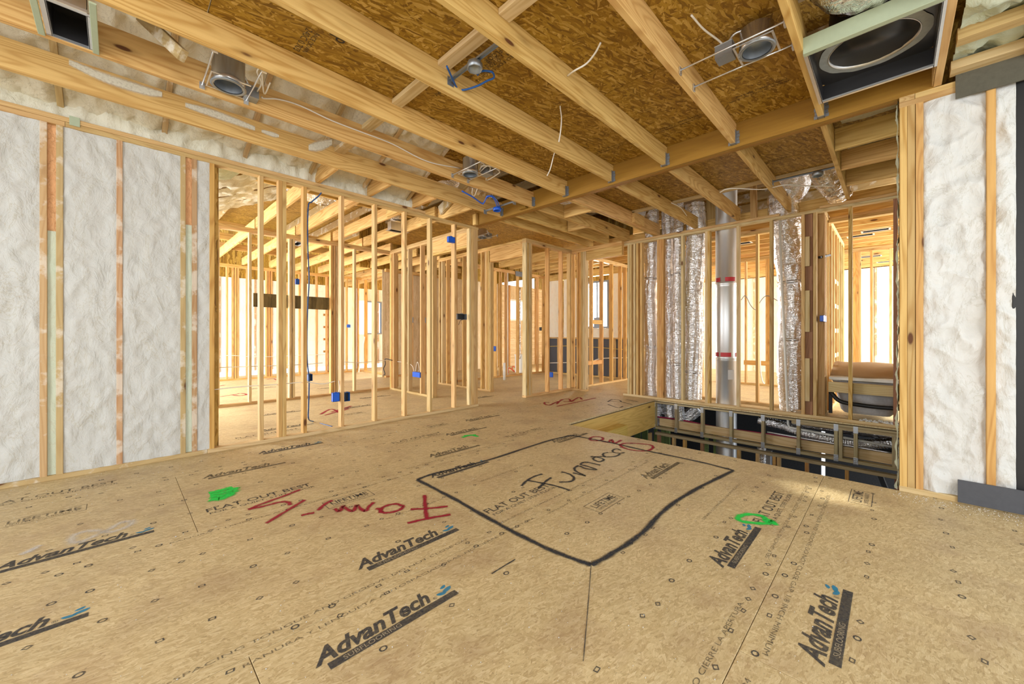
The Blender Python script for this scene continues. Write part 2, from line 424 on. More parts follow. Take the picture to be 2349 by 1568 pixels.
# ================================================================== FLOOR
floor = struct('floor')
PANEL_X = 2.4384; PW = 1.2192; GAP = .0013
def panel(x0, x1, y0, y1, mat='floor', zt=0.0, th=.018, name='subfloor_panel', parent=None, ch=.0012):
    g = GAP; x0 += g; x1 -= g; y0 += g; y1 -= g
    cx, cy = (x0 + x1) / 2, (y0 + y1) / 2; a, b = (x1 - x0) / 2, (y1 - y0) / 2
    V = [(-a, -b, -th), (a, -b, -th), (a, b, -th), (-a, b, -th), (-a, -b, -ch), (a, -b, -ch), (a, b, -ch), (-a, b, -ch),
         (-a + ch, -b + ch, 0), (a - ch, -b + ch, 0), (a - ch, b - ch, 0), (-a + ch, b - ch, 0)]
    Fc = [(3, 2, 1, 0)] + [(i, (i + 1) % 4, 4 + (i + 1) % 4, 4 + i) for i in range(4)] + [(4 + i, 4 + (i + 1) % 4, 8 + (i + 1) % 4, 8 + i) for i in range(4)] + [(8, 9, 10, 11)]
    o = mesh_obj(name, V, Fc, M[mat], parent, loc=(cx, cy, zt)); return o
OX0, OX1, OY1 = 3.965, 6.50, 2.93        # stair opening
def add_panel(x0, x1, y0, y1):
    """skip / trim panels over the stair opening"""
    if y0 >= OY1 - .02 or x1 <= OX0 + .02 or x0 >= OX1 - .02:
        panel(x0, x1, y0, y1, parent=floor); return
    if x0 < OX0 - .05: panel(x0, OX0, y0, y1, parent=floor)
    if x1 > OX1 + .05: panel(max(x0, OX1), x1, y0, y1, parent=floor)
    if y1 > OY1 + .05: panel(max(x0, OX0), min(x1, OX1), OY1, y1, parent=floor)
for j in range(-3, 10):
    y0 = .395 + PW * j; y1 = y0 + PW
    off = .335 if j % 2 == 0 and j >= 0 or j in (-2,) else 1.56
    # rows: j=0 (.39-1.61) joint .335 ; j=1 joint 1.56 ; j=2 joint .31 ; j=-1 joint 1.57
    off = 1.56 if j % 2 else .325
    k0 = -2
    for k in range(k0, 6):
        x0 = off + PANEL_X * k; x1 = x0 + PANEL_X
        if x1 < -2.9 or x0 > 13.4: continue
        if x0 > 6 and y0 < -1.5: continue
        add_panel(x0, x1, y0, y1)
# joist layer under the panels, so the joints look dark
for (x0, x1, y0, y1) in ((-3, OX0, -3.3, 12.6), (OX0, OX1, OY1, 12.6), (OX1, 14, -1, 12.6)):
    mesh_obj('joist_layer', [(x0, y0, -.021), (x1, y0, -.021), (x1, y1, -.021), (x0, y1, -.021), (x0, y0, -.03), (x1, y0, -.03), (x1, y1, -.03), (x0, y1, -.03)],
             [(0, 1, 2, 3), (7, 6, 5, 4), (0, 4, 5, 1), (1, 5, 6, 2), (2, 6, 7, 3), (3, 7, 4, 0)], M['seam'], floor)

# ---- printing on the panels (flat ink)
def flat_text(txt, x0, y0, w, h, mat, z=.0012, shear=0, bold=0, ang=0, name='printed_text', parent=None, spacing=1.0):
    cu = bpy.data.curves.new('t', 'FONT'); cu.body = txt; cu.shear = shear; cu.offset = bold; cu.resolution_u = 3; cu.space_character = spacing
    ob = bpy.data.objects.new('t', cu); COL.objects.link(ob)
    dg = bpy.context.evaluated_depsgraph_get(); me = bpy.data.meshes.new_from_object(ob.evaluated_get(dg))
    bpy.data.objects.remove(ob); bpy.data.curves.remove(cu)
    xs = [v.co.x for v in me.vertices]; ys = [v.co.y for v in me.vertices]
    mx, my = min(xs), min(ys); sx = w / (max(xs) - mx); sy = h / (max(ys) - my)
    ca, sa = math.cos(ang), math.sin(ang)
    for v in me.vertices:
        a, b = (v.co.x - mx) * sx, (v.co.y - my) * sy
        v.co = (a * ca - b * sa, a * sa + b * ca, 0)
    me.materials.clear(); me.materials.append(M[mat])
    o = bpy.data.objects.new(name, me); o.location = (x0, y0, z); return link(o, parent or floor)
def rect_print(x0, y0, w, h, mat, z=.0012, name='printed_bar', cut=0):
    return mesh_obj(name, [(0, 0, 0), (w, 0, 0), (w, h, 0), (0, h, 0)], [(0, 1, 2, 3)], M[mat], floor, loc=(x0, y0, z))
M['inklight'] = paint('worn_panel_lettering', (.40, .33, .22), .3)
def logo(x, y, ink='ink', drops=True, sub=True):
    rect_print(x, y, .54, .034, ink)
    if sub: flat_text('SUBFLOORING', x + .05, y + .007, .22, .020, 'inklight', z=.0018)
    flat_text('AdvanTech', x - .035, y + .040, .47, .083, ink, shear=.35, bold=.034, spacing=1.0)
    flat_text('®', x + .44, y + .040, .018, .018, ink)
    if drops:
        V = []; Fc = []
        for dx, dy, a, b, an in ((.485, .052, .022, .010, -.3), (.52, .060, .024, .011, .2), (.515, .085, .016, .008, .35)):
            n0 = len(V)
            for k in range(14):
                t = k / 14 * 2 * math.pi; px_ = a * math.cos(t) * (1 + .15 * math.sin(3 * t)); py_ = b * math.sin(t)
                V.append((x + dx + px_ * math.cos(an) - py_ * math.sin(an), y + dy + px_ * math.sin(an) + py_ * math.cos(an), .0013))
            Fc.append(tuple(range(n0, n0 + 14)))
        mesh_obj('printed_droplets', V, Fc, M['blueink'], floor)
for (x, y, ink) in ((.505, 1.350, 'ink'), (.845, 1.784, 'ink'), (.50, 3.80, 'inkfaint'), (.965, 4.22, 'ink'), (2.045, 2.985, 'inkfaint'), (1.765, 2.54, 'ink'),
                    (2.93, 1.33, 'inkfaint'), (2.085, .545, 'ink'), (1.715, .125, 'ink'), (-.39, 3.01, 'ink'), (-.62, 2.30, 'ink'), (3.22, 2.47, 'inkfaint'),
                    (3.2, 3.9, 'inkfaint'), (2.6, 3.5, 'inkfaint'), (1.2, 5.2, 'inkfaint'), (2.4, 5.9, 'inkfaint'), (3.0, 6.6, 'inkfaint'), (1.4, 6.2, 'inkfaint'), (4.3, 5.2, 'inkfaint'), (2.9, 8.4, 'inkfaint'), (1.9, 9.4, 'inkfaint')):
    logo(x, y, ink, sub=(y < 2), drops=ink == 'ink')
def fob(x, y, ink='ink', w=.62):
    flat_text('FLAT OUT BEST', x, y + .05, w, .062, ink, bold=.008)
    flat_text('FOR A QUIET, STIFF FLOOR', x + .01, y, w, .032, ink)
def life(x, y, ink='ink', w=.31, h=.125):
    flat_text('LIFETIME', x + .04, y + .052, w - .06, .052, ink, bold=.012)
    flat_text('LIMITED WARRANTY', x + .04, y + .020, w - .07, .022, ink)
    for (a, b, c_, d) in ((x, y, w, .004), (x, y + h, w, .004), (x, y, .004, h), (x + w, y, .004, h)): rect_print(a, b, c_, d, ink)
fob(1.64, 1.765); fob(.40, 3.05); fob(2.70, .50); fob(-.62, 4.18, 'inkfaint'); fob(2.0, 3.62, 'inkfaint', .6); fob(3.0, 2.95, 'inkfaint', .6); fob(.9, 5.0, 'inkfaint')
life(2.14, 1.32); life(.96, 2.60); life(3.46, .10, 'ink', .30, .115); life(-.50, 3.70, 'inkfaint', .36, .12); life(2.6, 3.95, 'inkfaint'); life(2.2, 5.4, 'inkfaint')
SP = 'RANURA Y LENGUETA AUTOSPACIADORAS, NO CIERRE LA APERTURA.   DO NOT CLOSE GAP   '
EN = 'SELF-SPACING TONGUE AND GROOVE, DO NOT CLOSE GAP. 1/8 INCH MINIMUM   '
for (x, y, txt, a, w, h) in ((.02, 1.665, EN[:50], 0, 1.35, .020), (.30, 1.565, SP[:56], 0, 1.5, .020), (1.6, 1.665, EN[:50], 0, 1.3, .018), (3.3, 1.56, SP[:56], math.pi, 1.4, .018),
                             (.05, 1.20, '1/8 INCH', 0, .18, .022), (.25, .445, SP[:60], 0, 1.6, .022), (3.5, .335, EN, math.pi, 1.9, .022), (2.3, .445, EN[:44], 0, 1.3, .020), (1.05, .33, '1-10-05 23/32 OC 24', 0, .4, .018),
                             (.2, 2.775, SP[:60], 0, 1.5, .018), (1.7, 2.90, EN[:50], 0, 1.3, .018), (1.95, 2.25, 'SEPARE LOS PANELES 1/8 DE PULGADA', 0, .55, .014), (2.5, .82, 'SEPARE LOS PANELES 1/8 DE PULGADA', 0, .8, .016), (1.15, 2.20, 'SEPARE LOS PANELES 1/8', 0, .42, .014)):
    flat_text(txt, x, y, w, h, 'inkfaint', ang=a)
# nailing marks: little open diamonds, rings and boxes, far too many to be separate
V = []; Fc = []
def mark(x, y, kind, r, an):
    n = {0: 4, 1: 10, 2: 4}[kind]; n0 = len(V); rr = r * .60
    for k in range(n):
        t = 2 * math.pi * k / n + (math.pi / 4 if kind == 2 else 0) + an
        sx, sy = (1.25, .8) if kind == 2 else (1.1, .9)
        V.append((x + r * math.cos(t) * sx, y + r * math.sin(t) * sy, .0011)); V.append((x + rr * math.cos(t) * sx, y + rr * math.sin(t) * sy, .0011))
    for k in range(n):
        a, b = n0 + 2 * k, n0 + 2 * ((k + 1) % n); Fc.append((a, b, b + 1, a + 1))
rows = [.395 + PW * j + d for j in range(-2, 4) for d in (.04, .32, .61, .915, 1.18)]
for y in rows:
    x = -1.2
    while x < (3.9 if y < OY1 else 6):
        x += random.choice((.10, .152, .203, .203))
        if random.random() < .22: continue
        if y > 4.5: continue
        mark(x + random.uniform(-.012, .012), y + random.uniform(-.012, .012), random.randrange(3), .0145, random.uniform(-.2, .2))
tag(mesh_obj('nailing_marks', V, Fc, M['ink'], floor), kind='stuff')

def stroke(pts, w, mat, name, parent=None, px=True, z=.002, sm=5):
    P = [Vector(onZ(*p)) if px else Vector((*p, 0)) for p in pts]
    P = smooth_path(P, sm); V = []; Fc = []; U = []; n = len(P); L = 0
    for i, p in enumerate(P):
        d = P[min(i + 1, n - 1)] - P[max(i - 1, 0)]; d.normalize(); s_ = Vector((-d.y, d.x, 0)); ww = w * (1 + .15 * math.sin(i * 1.7))
        V += [p + s_ * ww / 2 + Vector((0, 0, z)), p - s_ * ww / 2 + Vector((0, 0, z))]; U += [(i / n, 0), (i / n, 1)]
        if i: Fc.append((2 * i - 2, 2 * i - 1, 2 * i + 1, 2 * i))
    return V, Fc, U
def sprayed(name, strokes, w, mat, z=.002):
    V = []; Fc = []; U = []
    for i, s_ in enumerate(strokes):
        a, b, u = stroke(s_, w, mat, name, z=z + i * .00015); n0 = len(V); V += a; U += u; Fc += [tuple(n0 + q for q in f) for f in b]
    return mesh_obj(name, V, Fc, M[mat], floor, uvs=U)
def c2(pts, ox, oy, k): return [(ox + x / k, oy + y / k) for x, y in pts]
k1 = 2.686; fam = lambda p: c2(p, 560, 1100, k1)
sprayed('sprayed_word_family', [fam([(1112, 95), (1115, 160), (1125, 240)]), fam([(1272, 215), (1140, 238), (1005, 268)]), fam([(1025, 183), (1130, 178), (1255, 165)]),
    fam([(985, 165), (930, 150), (860, 168), (842, 195), (880, 205), (950, 190), (985, 165)]), fam([(842, 205), (838, 185), (812, 178)]),
    fam([(800, 140), (770, 165), (745, 195), (700, 165), (690, 160), (670, 195), (620, 175), (605, 165), (590, 195), (555, 180)]),
    fam([(545, 128), (500, 150), (455, 190)]), fam([(432, 205), (390, 212), (350, 222)]), fam([(375, 125), (300, 170), (135, 270)]),
    fam([(345, 62), (250, 100), (110, 150), (25, 185)]), fam([(25, 185), (120, 165), (220, 140), (270, 140), (285, 158)])], .042, 'sprayred')
k2 = 3.95; fur = lambda p: c2(p, 1180, 980, k2)
sprayed('sprayed_word_furnace', [fur([(255, 422), (180, 445), (110, 485), (65, 530)]), fur([(115, 480), (250, 505), (370, 530), (500, 570)]), fur([(335, 455), (290, 485), (215, 555)]),
    fur([(425, 402), (500, 425), (540, 460), (510, 490), (405, 497)]), fur([(530, 412), (600, 430), (640, 438), (560, 400), (545, 370), (580, 345)]),
    fur([(590, 350), (650, 375), (745, 383), (650, 350), (600, 335), (640, 315), (700, 325), (780, 343)]), fur([(690, 270), (720, 265), (800, 285), (805, 300), (765, 312), (715, 290), (730, 270), (790, 265), (830, 270)]),
    fur([(850, 228), (810, 235), (805, 255), (840, 268), (920, 262), (960, 240)]), fur([(965, 210), (930, 195), (895, 205), (895, 225), (950, 235), (1000, 228)])], .034, 'sprayblack')
sprayed('sprayed_furnace_outline', [[(957, 1100), (1040, 1143), (1150, 1205), (1260, 1260), (1356, 1296)], [(1356, 1296), (1400, 1272), (1470, 1225), (1530, 1165), (1600, 1120), (1683, 1079)],
    [(1683, 1079), (1600, 1058), (1480, 1033), (1400, 1015), (1311, 998)], [(1311, 998), (1250, 1013), (1120, 1055), (1000, 1085), (957, 1100)]], .050, 'sprayblack')
sprayed('sprayed_stray_marks_red', [fur([(680, 100), (720, 85), (790, 90), (800, 110), (740, 122), (690, 115), (680, 100)]), fur([(800, 128), (850, 135), (880, 110), (905, 145), (970, 115)]),
    fur([(955, 160), (1000, 145), (1100, 145), (1230, 160), (1255, 185), (1200, 212), (1080, 208), (990, 185), (955, 160)])], .045, 'sprayred')
ste = lambda p: c2(p, 1200, 860, 7.83)
sprayed('sprayed_word_step_red', [ste([(470, 490), (390, 490), (390, 520), (470, 540), (560, 500), (640, 470)]), ste([(600, 520), (700, 440), (820, 430), (840, 470), (720, 480)]), ste([(860, 480), (1000, 400), (1060, 440)]), ste([(600, 560), (900, 500), (1310, 410)])], .055, 'sprayred')
sprayed('sprayed_stray_marks_black', [ste([(1520, 480), (1600, 440), (1720, 450), (1750, 480), (1560, 470)]), ste([(1520, 525), (1700, 585), (1800, 560)]), ste([(1760, 480), (1960, 530)]), ste([(1850, 440), (2060, 480)])], .04, 'sprayblack')
gr = lambda p: c2(p, 1549, 900, 2.936)
sprayed('sprayed_green_ring', [gr([(640, 880), (560, 882), (440, 865), (430, 835), (500, 820), (590, 835), (610, 860), (680, 880)]), gr([(600, 870), (640, 862), (680, 895)])], .055, 'spraygreen')
gl = lambda p: c2(p, 400, 940, 7.83)
sprayed('sprayed_green_patch', [gl([(620, 1500), (800, 1455), (1050, 1390)]), gl([(1060, 1400), (1060, 1470), (960, 1480)]), gl([(640, 1530), (850, 1490), (1040, 1440)]), gl([(650, 1560), (860, 1540), (1050, 1480)]), gl([(640, 1610), (850, 1590), (1060, 1490)])], .10, 'spraygreen')
sprayed('sprayed_green_dash', [[(1060, 1003), (1080, 998), (1097, 1001)], [(1064, 999), (1092, 997)]], .06, 'spraygreen')
wl = lambda p: c2(p, 0, 1100, 2.8)
sprayed('sprayed_white_loops', [wl([(860, 265), (780, 275), (700, 320), (620, 355), (520, 400), (460, 395), (480, 355), (560, 330), (640, 330), (720, 335), (820, 300), (860, 265)])], .075, 'spraywhite')
sprayed('sprayed_white_smudge', [wl([(260, 420), (200, 450), (130, 485)]), wl([(240, 435), (170, 470)])], .06, 'spraywhite')
far = lambda p: c2(p, 480, 680, 6.53)
sprayed('sprayed_red_scribble_far', [far([(160, 1500), (360, 1470), (470, 1450), (560, 1465), (470, 1485), (350, 1475)]), far([(160, 1340), (230, 1325)]), far([(860, 1240), (960, 1230), (1010, 1250)])], .06, 'sprayred')
sprayed('sprayed_red_word_far', [[(735, 950), (760, 938), (782, 948)], [(745, 952), (800, 937)], [(760, 945), (806, 931)]], .06, 'sprayred')
# cracks and scratches
sprayed('dark_scratch', [[(1128, 1316), (1150, 1302), (1182, 1283)]], .012, 'sprayblack')
sprayed('long_scratch', [[(1356, 1297), (1348, 1400), (1338, 1517)]], .005, 'sprayblack')
# loose crumbs of foam and sawdust
V = []; Fc = []
for k in range(1700):
    if k < 900: x = random.uniform(-.6, 3.9); y = random.uniform(.0, 4.55) if random.random() < .4 else random.uniform(.2, 2.6)
    elif k < 1300: x = random.uniform(-.6, 3.9); y = 4.62 - abs(random.gauss(0, .35))
    else: x = 3.93 - abs(random.gauss(0, .12)); y = random.uniform(-.8, .0)
    r = random.choice((.0015, .002, .002, .003)) * (1.8 if k % 97 == 0 else 1); n0 = len(V)
    for q in ((1, 0, 0), (-.6, .8, 0), (-.5, -.9, 0), (0, 0, 1.1)): V.append((x + q[0] * r * random.uniform(.7, 1.3), y + q[1] * r * random.uniform(.7, 1.3), .001 + q[2] * r))
    Fc += [(n0, n0 + 1, n0 + 3), (n0 + 1, n0 + 2, n0 + 3), (n0 + 2, n0, n0 + 3)]
crumbs = mesh_obj('foam_crumbs', V, Fc, M['foamr']); tag(crumbs, 'tiny white crumbs of spray foam scattered over the subfloor', 'debris', kind='stuff')

# ================================================================== LEFT WALL (Y = 4.634)
YL = 4.634
wl_ = struct('wall_left')
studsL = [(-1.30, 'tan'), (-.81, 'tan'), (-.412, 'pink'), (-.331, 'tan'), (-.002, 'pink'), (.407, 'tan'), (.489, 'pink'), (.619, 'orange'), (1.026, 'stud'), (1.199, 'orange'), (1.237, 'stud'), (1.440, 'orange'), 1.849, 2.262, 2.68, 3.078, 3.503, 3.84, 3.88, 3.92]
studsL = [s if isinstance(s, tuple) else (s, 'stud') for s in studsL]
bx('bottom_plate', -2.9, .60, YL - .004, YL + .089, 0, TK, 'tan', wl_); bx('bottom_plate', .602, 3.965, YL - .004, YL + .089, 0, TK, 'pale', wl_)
bx('top_plate', -2.9, -.285, YL - .003, YL + .089, ZP, ZP + TK, 'stud', wl_); bx('top_plate', -.283, 3.965, YL - .003, YL + .089, ZP, ZP + TK, 'stud', wl_)
bx('top_plate', -2.9, 3.0, YL - .006, YL + .089, ZP + TK + .001, ZB, 'stud', wl_)
for s, m in studsL: bx('stud', s, s + .037, YL + .001, YL + .086, TK, ZP, m, wl_)
bx('blocking', 3.80, 3.84, YL + .02, YL + .086, TK, ZP, 'pale', wl_)
for i, (a, b) in enumerate(((-1.265, -.81), (-.775, -.412), (-.293, -.002), (.035, .407), (.526, .619))):
    foam_Y(wl_, a - .004, b + .006, YL + .016, TK - .004, ZP + .004, 'foam', .011, .016, 11, 1.0)
foam_Y(wl_, -.378, -.33, YL + .028, TK, 1.93, 'foamg', .008, .012); foam_Y(wl_, -.378, -.33, YL + .036, 1.92, ZP, 'foamo', .010, .010, 24)
foam_Y(wl_, .441, .492, YL + .028, TK, 2.14, 'foamg', .008, .012); foam_Y(wl_, .441, .492, YL + .036, 2.13, ZP, 'foamo', .010, .010, 24)
# exterior sheathing behind the foamed part
bx('sheathing', -2.9, .70, YL + .09, YL + .10, 0, ZB, 'osb', wl_)
# framing plate connector
bx('plate_connector', -.262, -.205, YL - .012, YL - .007, ZP + .02, ZP + .092, 'green', wl_)

# ================================================================== RIGHT WALL (X = 3.955, Y < -0.03)
XR = 3.955
wr_ = struct('wall_right')
bx('bottom_plate', XR, XR + .14, -2.6, -.03, 0, TK, 'pale', wr_)
bx('top_plate', XR, XR + .14, -2.6, -.03, ZP, ZP + TK, 'stud', wr_); bx('top_plate', XR, XR + .14, -.108, -.03, ZP + TK, ZB, 'stud', wr_); bx('top_plate', XR, XR + .14, -2.6, -.11, ZP + TK, ZB, 'stud', wr_)
for y, m in ((-.070, 'joist'), (-.109, 'stud'), (-.150, 'orange'), (-.470, 'orange'), (-.88, 'pink'), (-1.29, 'pink'), (-1.7, 'pink'), (-2.1, 'pink')):
    bx('stud', XR + .001, XR + .139, y, y + .038, TK, ZP, m, wr_)
for a, b in ((-.434, -.148), (-.548, -.468), (-.845, -.66), (-1.25, -.878), (-1.66, -1.288), (-2.06, -1.7)):
    foam_X(wr_, a - .006, b + .006, XR + .042, TK - .004, ZP + .004, 'foamr', .022, .009, 10, 1.0)
bx('membrane_strip', XR + .045, XR + .06, -.70, -.54, TK, ZP, 'black', wr_)
bx('sheathing', XR + .141, XR + .155, -2.6, -.03, -.6, 3.6, 'osb', wr_)
foam_sheet('foam_edge', lambda u, v: ((XR + .02 + .1 * u, -.026, .0 + 2.83 * v), (0, 1, 0)), 6, 160, 'foamg', wr_, .010, 3, 16, 1.2)
gb = bx('dark_board_strip', XR - .018, XR - .006, -1.9, -.297, 2.705, 2.865, 'gasket'); tag(gb, 'long dark olive board strip fixed along the top plates of the right wall', 'board')
gb2 = bx('dark_board_strip', XR - .018, XR - .006, -1.9, -.307, .008, .158, 'membrane'); tag(gb2, 'near-black board strip along the foot of the right foam wall', 'board')

# ================================================================== CEILING
ceil = struct('ceiling', (0, 0, ZB))
ZJ, ZT = 2.856, 3.045
def hanger(x, y, side, parent):
    """steel face-mount hanger: stirrup plus flanges on the beam"""
    bm = bmesh.new()
    def b_(x0, x1, y0, y1, z0, z1):
        vs = [bm.verts.new((a, b, c_)) for c_ in (z0, z1) for b in (y0, y1) for a in (x0, x1)]
        for f in ((0, 1, 3, 2), (4, 6, 7, 5), (0, 4, 5, 1), (1, 5, 7, 3), (3, 7, 6, 2), (2, 6, 4, 0)): bm.faces.new([vs[i] for i in f])
    s = side; z = ZJ
    b_(min(0, -s * .045), max(0, -s * .045), -.003, .041, z - .004, z - .001)
    b_(min(0, -s * .04), max(0, -s * .04), -.004, -.001, z - .004, z + .12); b_(min(0, -s * .04), max(0, -s * .04), .039, .042, z - .004, z + .12)
    for k in range(4):
        b_(min(0, -s * .003), max(0, -s * .003), -.028 + .004 * (k % 2), -.001, z + .002 + k * .03, z + .028 + k * .03); b_(min(0, -s * .003), max(0, -s * .003), .039, .066 - .004 * (k % 2), z + .002 + k * .03, z + .028 + k * .03)
    o = bmesh_obj('joist_hanger', bm, M['hanger'], parent, loc=(x, y, 0)); return o
JY = (.392, 1.020, 1.655, 2.270, 2.914, 3.470, 4.085)
jo = []
for i, y in enumerate(JY):
    j = bx('joist', -2.9, XR - .004, y, y + .038, ZJ if i < 5 else ZJ - .012, ZT, 'joist', ceil); jo.append(j)
    hanger(XR - .004, y, 1, j)
for y in (-.235, -.63): bx('joist', -2.9, XR, y, y + .038, ZB + .002, ZT, 'stud', ceil)
# beyond the beam
for i, y in enumerate((.392, 1.020, 1.655, 2.270, 2.90, 2.945, 3.47, 3.90, 4.25)):
    j = bx('joist', XR + .096, 6.63 if i != 0 else 6.5, y, y + .038, ZB + .006, ZT - .01, 'joist', ceil)
    if i in (0, 1, 2, 3, 4, 6): hanger(XR + .094, y, -1, j)
bx('joist_block', 5.62, 5.95, 2.86, 2.90, ZB + .03, ZT - .02, 'joist', ceil)
for xx, y0 in ((4.62, 2.985), (5.28, 3.50)): bx('blocking', xx, xx + .038, y0, y0 + .48 if y0 < 3 else y0 + .38, ZB + .01, ZT - .02, 'joist', ceil)
# beam
beam = empty('ceiling_beam', (XR, 0, ZB), 'long double laminated timber beam carrying the ceiling joists on steel hangers', 'beam')
bx('beam_ply', XR - .002, XR + .045, -.2, 4.70, ZB - .002, 3.07, 'lvl', beam); bx('beam_ply', XR + .047, XR + .092, -.2, 4.70, ZB - .002, 3.07, 'lvl', beam)
bx('end_block', XR - .05, XR - .003, 4.63, 4.70, ZB, 3.0, 'joist', beam)
bx('joint_block', XR - .052, XR - .004, 3.58, 3.70, ZB + .02, 3.045, 'lvl', beam)
# attic floor sheathing
def osb_panel(x0, x1, y0, y1, z=3.047, mat='osb', parent=None):
    panel(x0, x1, y0, y1, mat, z + .018, .018, 'sheathing_panel', parent or ceil)
for x0, x1 in ((-2.9, -2.06), (-2.06, -.84), (-.84, .38), (.38, 1.60), (1.60, 2.74), (2.74, 3.95)):
    osb_panel(x0 + .002, x1 - .002, .41, 2.95)
    if x1 < 1.7: osb_panel(x0 + .002, x1 - .002, -.24, .405)
for x0, x1 in ((4.05, 5.10), (5.10, 5.62)): osb_panel(x0, x1 - .003, .41, 2.93)
bar('deck_edge_rail', (5.645, .42, 3.03), (5.645, 2.94, 3.03), .05, .04, 'pale', ceil)
# flat blocking under a sheathing joint
yy = [j + .04 for j in JY[:6]]
for a, b in zip(yy[1:-1], JY[2:6]): bx('flat_blocking', 1.60 - .03, 1.60 + .06, a + .002, b - .002, ZT - .04, ZT - .002, 'pale', ceil)
bx('flat_blocking', 1.56, 1.66, 3.515, 4.08, ZT - .05, ZT - .012, 'tan', ceil)
def stamp(txt, x, y, w, h, ang):
    t = flat_text(txt, x, y, w, h, 'ink', ang=ang, parent=ceil, z=3.0455); 
    for v in t.data.vertices: v.co.y, v.co.x = v.co.x, v.co.y      # mirrored so it reads from below
    return t
# text seen from below: build mirrored
def stamp_dn(txt, x, y, w, h):
    t = flat_text(txt, 0, 0, w, h, 'ink', parent=ceil, z=3.0455)
    for v in t.data.vertices: v.co = (v.co.y, v.co.x, 0)
    t.matrix_parent_inverse = wm(ceil).inverted(); t.location = (x, y, 3.0455); return t
stamp_dn('APA SIZED FOR SPACING', 1.90, 1.70, .55, .028); stamp_dn('TYPE 1   0.703 IN', 1.86, 1.72, .45, .03); stamp_dn('24OC FLOOR', 1.80, 1.75, .30, .04)
stamp_dn('SHALL BE HUDQUR-HAC', 1.83, 1.02 + .9, .0 + .35, .03)
stamp_dn('CATEGORY', 1.78, 2.35, .28, .03); stamp_dn('UP', .95, 2.50, .10, .10); stamp_dn('FACE DOWN', .88, 2.62, .24, .03); stamp_dn('240C 0.703', .83, 2.62, .26, .04)
for (x, y) in ((3.55, .55), (3.60, 1.2), (3.58, 1.9), (5.1, .8), (5.05, 1.4), (5.0, 2.1)): stamp_dn('THIS SIDE DOWN TONGUE AND GROOVE', x, y, .42, .022); stamp_dn('EXPOSURE 1 RATED', x - .04, y + .02, .34, .022)

# sloping foamed roof over the left side + rafters
roof = struct('roof_left', (0, YL, ZB))
def roofz(y): return 2.86 + .42 * (4.78 - y)
rx = [-1.55 + .61 * k for k in range(10)]
for i, x in enumerate(rx[:-1]):
    x1 = rx[i + 1]
    if x < 2.6:
        foam_sheet('spray_foam', lambda u, v, x=x, x1=x1: ((x + .04 + (x1 - x - .04) * u, 4.76 - 2.1 * v, roofz(4.76 - 2.1 * v) + .05), (0, .1, -1)), 26, 66, 'foamc', roof, .045, i, 8, .6)
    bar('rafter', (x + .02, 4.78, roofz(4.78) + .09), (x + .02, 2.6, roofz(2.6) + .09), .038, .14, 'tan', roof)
foam_Y(roof, -2.2, 2.9, 4.685, ZB, 3.10, 'foamy', .035, .022, 9, 1.0, 'rim_foam')
mesh_obj('roof_deck', [(-3, 4.9, 2.95), (14.2, 4.9, 2.95), (14.2, 2.2, 4.2), (-3, 2.2, 4.2), (-3, 4.9, 2.97), (14.2, 4.9, 2.97), (14.2, 2.2, 4.22), (-3, 2.2, 4.22)][:0] or
         [(-3, 4.9, 3.0), (3.2, 4.9, 3.0), (3.2, 2.2, 4.14), (-3, 2.2, 4.14), (-3, 4.9, 3.02), (3.2, 4.9, 3.02), (3.2, 2.2, 4.16), (-3, 2.2, 4.16)],
         [(0, 1, 2, 3), (7, 6, 5, 4), (0, 4, 5, 1), (1, 5, 6, 2), (2, 6, 7, 3), (3, 7, 4, 0)], M['osb'], roof)
# splashes of foam on the side of the second joist
for pts, w in ((((158, 142), (240, 178), (330, 207), (372, 217)), .050), (((425, 240), (500, 264), (585, 295)), .045), (((600, 300), (625, 308), (640, 312)), .03), (((708, 338), (735, 334), (762, 326)), .07)):
    P = smooth_path([onY(px, py, JY[6] - .003) for px, py in pts], 6); V = []; Fc = []; U = []
    for i, p in enumerate(P):
        t = i / (len(P) - 1); ww = w * (.55 + .45 * math.sin(t * 3.1)); V += [p + Vector((0, 0, ww)), p - Vector((0, 0, ww))]; U += [(t, 0), (t, 1)]
        if i: Fc.append((2 * i - 2, 2 * i - 1, 2 * i + 1, 2 * i))
    mesh_obj('foam_overspray', V, Fc, M['overspray'], roof, uvs=U)
bar('loose_brace', onY(325, 38, 3.40), onY(420, 128, 3.05), .038, .07, 'tan', roof)

# main roof over everything
top = struct('roof_main', (5, 5, 4.2))
def slab(name, x0, x1, y0, y1, z0, z1, mat, parent, z2=None):
    z2 = z0 if z2 is None else z2
    V = [(x0, y0, z0), (x1, y0, z0), (x1, y1, z2), (x0, y1, z2), (x0, y0, z0 + .03), (x1, y0, z0 + .03), (x1, y1, z2 + .03), (x0, y1, z2 + .03)]
    return mesh_obj(name, V, [(3, 2, 1, 0), (4, 5, 6, 7), (0, 1, 5, 4), (1, 2, 6, 5), (2, 3, 7, 6), (3, 0, 4, 7)], M[mat], parent)
slab('roof_sheathing', -3, 14.5, -2.6, 13.2, 4.25, 0, 'osb', top)
for k in range(18): bx('rafter', -.6 + .8 * k, -.56 + .8 * k, -2.6, 13.2, 4.06, 4.24, 'tan', top)

